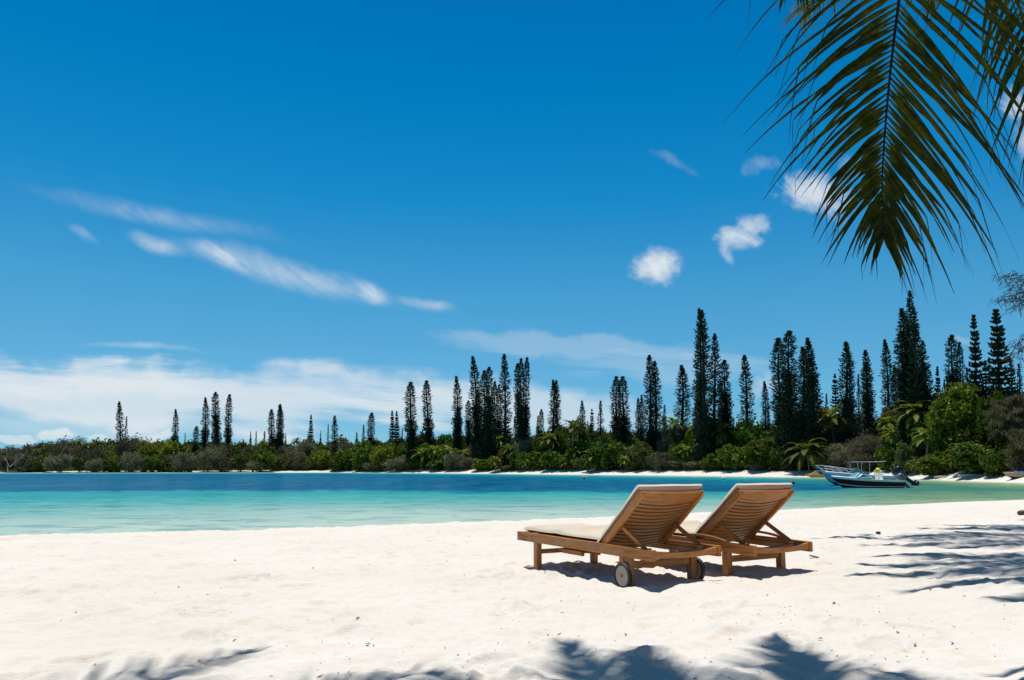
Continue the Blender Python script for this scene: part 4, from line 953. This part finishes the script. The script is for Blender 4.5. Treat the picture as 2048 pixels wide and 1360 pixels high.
def windscreen(parent, x, z, w, h, rake):
    f = MB(); g = MB(); P_ = [Vector((x + rake, -w, z)), Vector((x, -w * .55, z)), Vector((x, w * .55, z)), Vector((x + rake, w, z))]
    Q = [Vector((x + rake + .35, -w * .92, z + h * .7)), Vector((x + .42, -w * .5, z + h)), Vector((x + .42, w * .5, z + h)), Vector((x + rake + .35, w * .92, z + h * .7))]
    P_ = [Vector((x + rake + .95, -w, z))] + P_ + [Vector((x + rake + .95, w, z))]; Q = [Vector((x + rake + .98, -w * .97, z + h * .12))] + Q + [Vector((x + rake + .98, w * .97, z + h * .12))]
    for i in range(5):
        g.add([P_[i], P_[i + 1], Q[i + 1], Q[i]], [(0, 1, 2, 3)])
        off = (P_[i + 1] - P_[i]).cross(Q[i] - P_[i]).normalized() * -.008
        g.add([P_[i] + off, P_[i + 1] + off, Q[i + 1] + off, Q[i] + off], [(3, 2, 1, 0)])
    for i in range(6): f.tube([P_[i], Q[i]], .016, 6)
    f.tube(Q, .018, 6); f.tube(P_, .016, 6)
    gl = g.build('windscreen', M['glass'], parent); f.build('frame', M['alu'], gl)
def seat(parent, x, y, z):
    MB().box(x, x + .45, y - .22, y + .22, z, z + .42).box(x + .36, x + .47, y - .22, y + .22, z + .42, z + .85).build('seat', M['gelcoat'], parent, bevel=.03)
Y1 = ydist(1700, 975.5); p1 = at(1663, 975.5, Y1)
b1 = empty('motorboat', (p1.x, Y1, WL), (0, 0, R(-3))); tag(b1, 'low white motorboat with maroon hull band, moored nearest the beach', 'motorboat', 'motorboats moored in the bay')
L_1 = 131 / F * Y1
hull(b1, L_1, 1.9, .78, .50, {'list': ['bottom', 'gelcoat', 'maroon'], 'bottom': 0, 'stripe0': 0, 'stripe': 1, 'band': 2, 'top': 1})
seat(b1, L_1 * .62, -.35, .15); seat(b1, L_1 * .62, .35, .15)
windscreen(b1, L_1 * .30, .74, .72, .30, .18)
MB().tube([(L_1 * .56, -.80, .60), (L_1 * .40, -.75, 1.12)], .018, 6).build('brace', M['alu'], b1)
motor(b1, (L_1 + .22, 0, .36), R(38), 'motorgrey', 'motorgrey', 1.05)
Y2 = ydist(1700, 971.0); p2 = at(1645, 971, Y2)
b2 = empty('motorboat', (p2.x, Y2, WL), (0, 0, R(-2))); tag(b2, 'larger pale blue motorboat with bow rails and canopy, behind the maroon one', 'motorboat', 'motorboats moored in the bay')
L_2 = 150 / F * Y2
hull(b2, L_2, 2.3, 1.08, .72, {'list': ['bottom', 'bluehull', 'gelcoat'], 'bottom': 0, 'stripe0': 1, 'stripe': 1, 'band': 1, 'top': 2})
rl = MB(); tops = []
for sg in (-1, 1):
    pts = []
    for q in range(9):
        s = -.07 + .46 * q / 8; ss = max(.015, s); b = 1.15 * min(1, math.sin(min(1, ss * 1.55) * math.pi / 2) ** .75) - .05
        zz = 1.08 + (.72 - 1.08) * (1 - (1 - ss) ** 1.7) + .05; p = Vector((L_2 * s, max(.12, b) * sg, zz + .46 - .18 * (q / 8) ** 2)); pts.append(p)
        if q % 2 == 0: rl.tube([Vector((L_2 * ss + .18, max(.08, b) * sg, zz)), p], .016, 6)
    rl.tube(pts, .022, 6); tops.append(pts[0])
    rl.tube([p - Vector((0, 0, .2)) for p in pts[:-1]], .012, 5)
rl.tube(tops, .022, 6); rl.build('bow_rail', M['alu'], b2)
MB().box(-.42, .3, -.13, .13, 1.13, 1.18).build('bow_plank', M['gelcoat'], b2, bevel=.01)
windscreen(b2, L_2 * .36, .92, .90, .42, .2)
MB().box(L_2 * .42, L_2 * .56, -.85, .85, .45, .93).build('console', M['gelcoat'], b2, bevel=.05)
cz = CH + uv(1720, 924)[1] * Y2 - WL
m = MB(); m.box(L_2 * .34, L_2 * .64, -.8, .8, cz - .03, cz + .05); cn = m.build('canopy', M['canopycloth'], b2, bevel=.02)
m = MB()
for sx in (.44, .56):
    for sy in (-.75, .75): m.tube([(L_2 * sx, sy, .75), (L_2 * (sx + (.02 if sx > .5 else -.02)), sy, cz - .03)], .02, 6)
m.tube([(L_2 * .34, -.82, cz), (L_2 * .64, -.82, cz), (L_2 * .78, -.82, cz + .05)], .02, 6); m.tube([(L_2 * .34, .82, cz), (L_2 * .64, .82, cz), (L_2 * .78, .82, cz + .05)], .02, 6)
m.build('canopy_frame', M['alu'], b2); seat(b2, L_2 * .66, -.4, .35); seat(b2, L_2 * .66, .4, .35)
motor(b2, (L_2 + .25, 0, .62), R(52), 'navy', 'navy', 1.5)
def ball(name, loc, r, mat, label, cat, group=None, mast=0):
    m = MB(); rows = []
    for i in range(13):
        a = math.pi * i / 12; rr = r * math.sin(a); rows.append([(rr * math.cos(b), rr * math.sin(b), -r * math.cos(a)) for b in [2 * math.pi * q / 18 for q in range(18)]])
    m.grid(rows, closed=True); m.tube([(0, 0, r * .92), (0, 0, r * 1.25)], r * .16, 8)
    o = m.build(name, M[mat], None, smooth=True); o.location = loc; tag(o, label, cat, group); return o
pp = at(1756, 941, Y2 - .4); ball('fender_ball', pp, 5.2 / F * Y2, 'yellow', 'bright yellow fender ball hanging at the stern of the canopied motorboat', 'fender')
MB_ = MB().tube([(0, 0, 0), (0, 0, .01)], .01)
for (x, y, r, mt, lb) in ((1168, 957, 3.0, 'red', 'small red buoy floating left of the lounger backs'), (1447, 957.5, 3.6, 'whitefloat', 'white buoy floating between the two lounger backs'), (1585, 966, 4.4, 'darkfloat', 'dark pink buoy floating just above the right lounger corner')):
    Y = ydist(x, y + r * .5); p = at(x, y, Y); ball('mooring_buoy', (p.x, Y, WL + r / F * Y * .55), r / F * Y, mt, lb, 'buoy')
Yc = dist(1630, -4); pc = at(1610, 950, Yc)
c = empty('outrigger_canoe', (pc.x, Yc, WL), (0, 0, R(-5))); tag(c, 'orange-yellow canoe with tan cover, floating behind the moored motorboats', 'canoe')
Lc = 62 / F * Yc
hull(c, Lc, .8, .42, .34, {'list': ['orangeyellow'], 'bottom': 0, 'stripe0': 0, 'stripe': 0, 'band': 0, 'top': 0}, draft=.1)
m = MB(); m.add([(Lc * .15, -.3, .40), (Lc * .45, -.35, .38), (Lc * .45, .35, .38), (Lc * .15, .3, .40), (Lc * .33, 0, 1.0)], [(0, 1, 4), (1, 2, 4), (2, 3, 4), (3, 0, 4), (3, 2, 1, 0)]); m.build('cover', M['tan'], c)
Yr = dist(2040, 3.5); pr = at(2006, 952, Yr); gr = gz(pr.x + 1, Yr)
r_ = empty('rowing_boat', (pr.x, Yr, gr + .12), (0, 0, R(4))); tag(r_, 'grey rowing boat with blue tarp, beached at the right edge of the cove', 'rowing boat')
hull(r_, 4.2, 1.4, .50, .42, {'list': ['bottom', 'tan', 'gelcoat'], 'bottom': 0, 'stripe0': 1, 'stripe': 1, 'band': 1, 'top': 1}, draft=.12)
m = MB(); rows = [[(1.1 + 2.2 * i / 8, -.55 + 1.1 * j / 6, .44 + .20 * math.sin(math.pi * j / 6) * (1 + .2 * math.sin(i * 2.1))) for j in range(7)] for i in range(9)]; m.grid(rows)
sd2 = m.build('tarp', M['tarp'], r_, smooth=True); sd2.modifiers.new('solid', 'SOLIDIFY').thickness = .02
for i, (x, y, L, a, lb) in enumerate(((1868, 948, 3.2, .05, 'pale driftwood log lying on the cove sand below the broadleaf trees'), (1955, 951, 4.0, -.1, 'long bleached driftwood log beside the beached rowing boat'), (1890, 955, 2.6, .12, 'short forked driftwood log near the water of the cove'))):
    Y = dist(x, 4.5 - i); p = at(x, y, Y); g = gz(p.x, Y); rg = random.Random(i); m = MB()
    m.tube([(-L / 2, 0, 0), (-L / 5, .08, .05), (L / 6, -.05, .03), (L / 2, .06, .12)], [.09, .11, .08, .03], 8); m.tube([(L / 6, -.05, .03), (L / 4, .1, .3), (L / 3, .12, .42)], [.05, .03, .01], 6)
    o = m.build('driftwood_log', M['deadwood'], None, smooth=True); o.location = (p.x, Y, g + .07); o.rotation_euler = (0, 0, a); tag(o, lb, 'driftwood')
def dead_tree():
    Y = dist(27, 3.0); p = at(27, 944, Y); g = gz(p.x, Y); rg = random.Random(4); t = MB()
    def br(p0, d, L, r, n):
        pts = [p0]; q = p0.copy(); d = d.copy()
        for i in range(5):
            d = (d + Vector((rg.uniform(-.3, .3), rg.uniform(-.3, .3), rg.uniform(-.1, .25)))).normalized(); q = q + d * L / 5; pts.append(q.copy())
        t.tube(pts, [r * (1 - .14 * i) for i in range(6)], 6)
        if n:
            for k in range(3): br(pts[rg.choice((2, 3, 4, 5))], (d + Vector((rg.uniform(-1, 1), rg.uniform(-.6, .6), rg.uniform(-.2, .8)))).normalized(), L * .62, r * .5, n - 1)
    br(Vector((0, 0, -.2)), Vector((.1, 0, 1)), 1.9, .22, 0); br(Vector((.15, 0, 1.5)), Vector((.7, 0, .7)), 3.0, .15, 2); br(Vector((.1, 0, 1.5)), Vector((-.8, 0, .6)), 3.0, .13, 2)
    o = t.build('dead_tree', M['deadwood'], None, smooth=True); o.location = (p.x, Y - 2.0, g); tag(o, 'bleached bare dead tree forked at the left edge of the far shore', 'dead tree')
dead_tree()

# ------------------------------------------------------------------ near palms
M['nearleaf'] = leafmat('backlit_frond_leaflets', (.008, .014, .0008), (.034, .052, .0015), (.10, .080, .005), trans=.45, rough=.45, spec=.2, nscale=4, objvar=.1, hue=.01)  # leaflets darkened: backlit, underexposed look put into the leaf colour
M['paleleaf'] = leafmat('sunlit_frond_leaflets', (.10, .13, .03), (.22, .26, .09), trans=.45, rough=.35, spec=.5, nscale=5, objvar=.1)  # paler leaflet copy: sunlit look put into the colour
M['rachis'] = plain('frond_rib', (.016, .012, .004), .7, spec=.1)
def rich_frond(name, parent, pts, seed, per=42, lens=(1.0, .9, .8, .6, .34), angs=(64, 58, 50, 40, 18), wid=.036, side=Vector((1, 0, 0)), droop=.10, kink=.3, mat='nearleaf', start=0.0, r0=.014, K=9, jit=.10, rmul=1.0):
    """frond along explicit rachis points; leaflets are folded blades with ragged width"""
    rg = random.Random(seed); pts = [Vector(p) for p in pts]; n = len(pts)
    def along(t):
        f = t * (n - 1); i = min(n - 2, int(f)); f -= i; a, b, c, d = pts[max(0, i - 1)], pts[i], pts[i + 1], pts[min(n - 1, i + 2)]
        p = b * 1.0; p = .5 * ((2 * b) + (c - a) * f + (2 * a - 5 * b + 4 * c - d) * f * f + (3 * b - a - 3 * c + d) * f ** 3); return p
    ri = MB(); path = [along(i / 40) for i in range(41)]; ri.tube(path, [r0 * (1 - .88 * i / 40) for i in range(41)], 7)
    lf = MB(); L = len(lens) - 1
    val = lambda tab, t: tab[min(L - 1, int(t * L))] * (1 - (t * L - min(L - 1, int(t * L)))) + tab[min(L - 1, int(t * L)) + 1] * (t * L - min(L - 1, int(t * L)))
    for j in range(per):
        for sg in (-1, 1):
            t = start + (1 - start) * (j + .5 + rg.uniform(-.25, .25)) / per
            if t > .995: continue
            p = along(t); T = (along(min(1, t + .02)) - along(max(0, t - .02))).normalized(); s = side - T * side.dot(T); s.normalize(); nrm = T.cross(s)
            a = R(val(angs, t) + rg.uniform(-5, 5)); ln = val(lens, t) * rg.uniform(.78, 1.16) * (rmul if sg > 0 else 1)
            d = T * math.cos(a) + s * sg * math.sin(a) + nrm * rg.uniform(-jit, jit); d.normalize()
            kk = rg.uniform(.5, .8) if rg.random() < kink else 2; kd = Vector((rg.uniform(-.5, .5), rg.uniform(-.4, .4), -1.6)); curl = Vector((rg.uniform(-.25, .25), rg.uniform(-.2, .2), 0))
            q = p.copy(); rows = []; w0 = wid * rg.uniform(.75, 1.15); note = [rg.uniform(.35, 1) if rg.random() < .12 else 1 for _ in range(K + 1)]
            tw = rg.uniform(-.45, .45)
            for k in range(K + 1):
                f = k / K; w = w0 * min(1, .30 + f * 5) * max(.03, (1.08 - f) ** 1.15 if f > .25 else .98) * note[k]
                if f > kk: w *= .55
                ax = d.cross(nrm); ax.normalize(); ax = (ax * math.cos(tw * f) + nrm * math.sin(tw * f)).normalized(); fold = d.cross(ax).normalized() * (w * .22)
                rows.append([q - ax * w / 2 + fold, q.copy(), q + ax * w / 2 + fold])
                d = d + Vector((0, 0, -1)) * droop * (.3 + 1.4 * f) + curl * .12 * f
                if kk < f <= kk + 1.01 / K: d = d + kd
                d.normalize(); q = q + d * ln / K
            lf.grid(rows)
    o = lf.build(name, M[mat], parent); r = ri.build('rib', M['rachis'], o, smooth=True)
    return o
def near_palm(base, top, label, r=.14):
    e = empty('coconut_palm', base); tag(e, label, 'palm', 'palms leaning over the near beach'); b, t_ = Vector(base), Vector(top); m = MB(); pts = []
    for i in range(26):
        f = i / 25; pts.append(Vector(((t_.x - b.x) * f ** 1.4, (t_.y - b.y) * f ** 1.4, (t_.z - b.z) * f - (.2 if i == 0 else 0))))
    m.tube(pts, [r * (1.25 - .45 * i / 25) * (1 + .05 * (i % 2)) for i in range(26)], 14); m.build('trunk', M['palmbark'], e, smooth=True)
    return e
def auto_frond(e, top, az, rise, L, droop, seed, mat='nearleaf', per=46, wid=.04, leafL=.8):
    b = Vector(e.location); pts = []; q = Vector(top) - b; el = rise
    for i in range(9):
        pts.append(q.copy()); q = q + Vector((math.sin(az) * math.cos(el), math.cos(az) * math.cos(el), math.sin(el))) * L / 8; el -= droop / 8
    side = Vector((math.cos(az), -math.sin(az), 0))
    rich_frond('frond', e, pts, seed, per=per, lens=(.3 * leafL, leafL, leafL, .8 * leafL, .3 * leafL), angs=(70, 62, 55, 42, 15), wid=wid, side=side, mat=mat, start=.14, r0=.022, K=6, droop=.16, kink=.1)
e = near_palm((4.4, .6, gz(4.4, .6)), (2.75, 1.9, 4.9), 'near coconut palm whose frond hangs into the top right corner'); b = Vector(e.location)
vis = [Vector((2.75, 1.9, 4.9)), Vector((2.45, 2.25, 4.75)), Vector((2.1, 2.65, 4.1)), at(1822, -240, 2.95), at(1800, -20, 3.05), at(1783, 120, 3.1), at(1770, 260, 3.12), at(1764, 370, 3.12), at(1768, 468, 3.1)]
rich_frond('frond', e, [p - b for p in vis], 21, per=86, lens=(.55, 1.02, .98, .88, .68, .46, .20), angs=(72, 66, 61, 56, 50, 41, 20), start=.16, r0=.013, droop=.045, kink=.42, wid=.027, K=14, jit=.13, rmul=1.3)
vis = [Vector((2.75, 1.9, 4.9)), Vector((2.4, 2.4, 4.8)), at(1830, -330, 3.5), at(1740, -200, 3.6), at(1660, -110, 3.65), at(1600, -40, 3.6)]
rich_frond('frond', e, [p - b for p in vis], 23, per=40, lens=(.45, .55, .5, .4, .25), angs=(60, 55, 50, 40, 20), start=.35, r0=.02, droop=.22, kink=.3, wid=.034)
vis = [Vector((2.75, 1.9, 4.9)), Vector((2.8, 2.4, 4.85)), Vector((2.75, 2.9, 4.4)), at(1985, -190, 3.5), at(2030, -20, 3.6), at(2075, 160, 3.6), at(2110, 330, 3.55)]
rich_frond('frond', e, [p - b for p in vis], 29, per=56, lens=(.5, .8, .78, .7, .6, .35), angs=(66, 60, 54, 48, 38, 16), start=.3, r0=.016, droop=.06, kink=.3, wid=.028, K=12, jit=.15)
T0 = (2.75, 1.9, 4.9)
for i, (az, rise, L, dr) in enumerate(((60, .6, 3.4, 1.5), (100, .5, 3.3, 1.5), (145, .7, 3.4, 1.6), (190, .6, 3.3, 1.5), (235, .8, 3.4, 1.6))):
    auto_frond(e, T0, R(az), rise, L, dr, 50 + i)
T5 = (-.12, 2.5, 7.7); e5 = near_palm((1.6, -3.4, gz(1.6, -3.4)), T5, 'coconut palm leaning over the viewpoint and shading the sand at the bottom', .14)
for i, (az, L) in enumerate(((-27, 2.9), (-20, 3.15), (-13, 3.0), (-6, 3.3), (0, 3.15), (5, 3.4), (11, 3.25), (17, 3.0), (23, 2.8), (33, 2.2), (-38, 2.5), (60, 2.0), (90, 2.2), (130, 3), (175, 3), (215, 3), (250, 2.6))): auto_frond(e5, T5, R(az + 4 * math.sin(i * 2.3)), .45 + .14 * (i % 3), L, .9 + .12 * (i % 2), 210 + i, wid=.055, leafL=.7)
T2 = (7.7, 10.4, 11.3); e2 = near_palm((14, 9.5, gz(14, 9.5)), T2, 'tall coconut palm beyond the right edge shading the sand by the water', .17)
for i in range(26): auto_frond(e2, T2, R(137.5 * i + 7), .80 - .030 * i, 4.2 + .5 * (i % 3), .95, 80 + i, leafL=.95, wid=.085, per=42)
T3 = (5.6, 7.3, 8.6); e3 = near_palm((9.4, 5.8, gz(9.4, 5.8)), T3, 'shorter coconut palm beyond the right edge throwing long streaks on the sand', .15)
for i, az in enumerate((-104, -92, -78, -66, -52, -125, 150, 180, 210, 100, 60, 20)): auto_frond(e3, T3, R(az), .62 - .03 * (i % 4), 3.8, .95, 110 + i, wid=.08)
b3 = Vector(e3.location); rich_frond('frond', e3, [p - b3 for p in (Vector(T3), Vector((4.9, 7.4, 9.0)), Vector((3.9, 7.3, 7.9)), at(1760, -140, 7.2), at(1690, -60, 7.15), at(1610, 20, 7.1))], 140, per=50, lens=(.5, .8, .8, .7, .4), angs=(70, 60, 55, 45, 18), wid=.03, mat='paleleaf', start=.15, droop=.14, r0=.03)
T4 = (-3.3, 2.45, 6.6); e4 = near_palm((-4.6, .2, gz(-4.6, .2)), T4, 'coconut palm behind the left of the view shading the sand corner', .14)
for i, az in enumerate((22, 38, 52, -10, -60, 90, 140, 200, 250)): auto_frond(e4, T4, R(az), .72, 3.9, 1.0, 160 + i)

# feathery tree reaching in at the right edge
def near_casuarina():
    bx, by = 8.9, 9.4; e = empty('casuarina_tree', (bx, by, gz(bx, by))); tag(e, 'feathery tree whose brownish twig tips reach in at the right edge', 'tree')
    t = MB(); t.tube([(0, 0, -.3), (.1, 0, 2), (0, .1, 5), (.1, 0, 8)], [.2, .16, .11, .03], 10); C = []; A = []; B = []; rng = np.random.RandomState(8)
    o = Vector(e.location); tips = [at(2004, 552, 9.2), at(2003, 596, 9.3), at(2030, 690, 9.1), at(2022, 716, 9.4), at(2030, 575, 9.6), at(2036, 610, 9.0)]
    br = [(Vector((0, 0, 2.6 + .25 * i)), p - o) for i, p in enumerate(tips)]
    for i in range(18):
        a = rng.uniform(-1.2, 1.2); L = rng.uniform(1.0, 2.0); z = rng.uniform(3, 7.5); br.append((Vector((0, 0, z - .5)), Vector((math.cos(a) * L, math.sin(a) * L, z + .3))))
    for p0, p1 in br:
        mid = p0.lerp(p1, .5) + Vector((0, 0, .22)); q = [p0.lerp(mid, 0), p0.lerp(mid, .6), mid, mid.lerp(p1, .5) + Vector((0, 0, .04)), p1]; t.tube(q, [.03, .02, .014, .009, .003], 5)
        for s in np.linspace(.25, 1, 26):
            c0 = mid.lerp(p1, (s - .5) * 2) if s > .5 else p0.lerp(mid, s * 2)
            for _ in range(16):
                d = Vector(rng.normal(size=3) * np.array([.7, .5, .3])) + Vector((-.35, 0, -.55)); d.normalize(); ln = rng.uniform(.035, .10)
                c = c0 + Vector(rng.normal(size=3) * .035) + d * ln; w = d.cross(Vector(rng.normal(size=3))).normalized() * .0045; C.append(c); A.append(d * ln); B.append(w)
    V, Fc = quads_from(np.array(C), np.array(A), np.array(B)); link('needles', npmesh('needles', V, Fc), M['casuarina'], e)
    tr = t.build('trunk', M['bark'], e, smooth=True)
near_casuarina()

# ------------------------------------------------------------------ litter on the sand
M['dryleaf'] = plain('dry_leaf', (.22, .11, .05), .8, var=.3, scale=40); M['maroonleaf'] = plain('dark_red_husk', (.09, .025, .022), .7); M['greenleaf'] = plain('fallen_green_leaf', (.22, .30, .03), .5)
def leaf_mesh(seed, L=.05, w=.022):
    rg = random.Random(seed); m = MB(); rows = []
    for i in range(7):
        f = i / 6; ww = w * math.sin(math.pi * min(1, f * .92 + .06)) ** .8; z = .012 * math.sin(f * 3 + seed) + .006
        rows.append([((f - .5) * L, -ww, z + .5 * ww), ((f - .5) * L, 0, z), ((f - .5) * L, ww, z + .6 * ww)])
    m.grid(rows); me = bpy.data.meshes.new('dry_leaf'); me.from_pydata(m.v, [], m.f); return me
LM = [leaf_mesh(i, .05 + .012 * i, .014 + .004 * (i % 3)) for i in range(4)]
for me in LM: me.materials.append(M['dryleaf'])
def on_sand(px, py):
    Y = 6.0
    for _ in range(30):
        u, v = uv(px, py); Y = max(1.5, (gz(u * Y, Y) - CH) / v)
    return u * Y, Y
rl_ = random.Random(31)
SP = [(877, 1067), (938, 1072), (357, 1178), (470, 1119), (541, 1157), (735, 1295), (715, 1237), (1005, 1198), (928, 1158), (625, 1142), (399, 1317), (180, 1232), (1124, 1225), (1096, 1276), (1252, 1275), (1118, 1275), (1517, 1227), (1640, 1283), (1830, 1284),
      (1795, 1269), (1460, 1283), (1526, 1294), (1904, 1285), (1861, 1183), (1930, 1202), (1534, 1187), (1668, 1204), (1990, 1312), (1000, 1170), (152, 1222), (470, 1273), (640, 1360), (1350, 1345), (1090, 1150)]
for i, (x, y) in enumerate(SP):
    X, Y = on_sand(x, y); o = link('dry_leaf', LM[i % 4]); o.location = (X, Y, gz(X, Y, True) + .004); o.rotation_euler = (rl_.uniform(-.3, .3), rl_.uniform(-.3, .3), rl_.uniform(0, 6.28)); s = rl_.uniform(.22, .45) * (1.3 if Y > 10 else 1); o.scale = (s, s, s)
    tag(o, 'small dry brown leaf lying loose on the white sand', 'leaf', 'dry leaves scattered on the sand')
gl = leaf_mesh(9, .10, .03); gl.materials.append(M['greenleaf']); X, Y = on_sand(1629, 1119); o = link('fallen_leaf', gl); o.location = (X, Y, gz(X, Y, True) + .008); tag(o, 'yellow-green leaf lying on the sand right of the loungers', 'leaf')
for (x, y, s, lb) in ((1757, 1067, .042, 'dark red husk lying in the palm shadow by the water'), (2046, 1029, .11, 'maroon husk on the sand at the right edge near the waterline')):
    X, Y = on_sand(x, y); m = MB(); rows = []
    for i in range(7):
        a = math.pi * i / 6; rows.append([(s * .8 * math.sin(a) * math.cos(b) * (1 + .2 * math.sin(3 * b)), s * .6 * math.sin(a) * math.sin(b), -s * .5 * math.cos(a)) for b in [2 * math.pi * q / 12 for q in range(12)]])
    o = m.grid(rows, closed=True).build('husk', M['maroonleaf'], None); o.location = (X, Y, gz(X, Y, True) + s * .35); tag(o, lb, 'husk')
def litter():
    rng = np.random.RandomState(12); n = 2600; Y = 3.2 + 14 * rng.rand(n) ** 1.5; X = (rng.rand(n) * 1.7 - .85) * Y; cl = pnoise(X * .9, Y * .9, 41) + pnoise(X * .3, Y * .3, 42); k = cl > .25 - .5 * (rng.rand(n) < .25)
    X, Y = X[k], Y[k]; Z = ground(X, Y) + .003; C = np.stack([X, Y, Z], 1); m = len(X); a = rng.rand(m) * 6.28; s = rng.uniform(.0012, .0045, (m, 1)) * (1 + .05 * Y[:, None])
    D = np.stack([np.cos(a), np.sin(a), rng.normal(size=m) * .3], 1); U = np.stack([-np.sin(a), np.cos(a), rng.normal(size=m) * .3 + .3], 1)
    V, Fc = quads_from(C, D * s * 1.6, U * s * .5); o = link('leaf_litter', npmesh('leaf_litter', V, Fc), M['dryleaf']); tag(o, 'fine crumbs of dry leaf and twig strewn over the sand', 'litter', kind='stuff')
litter()
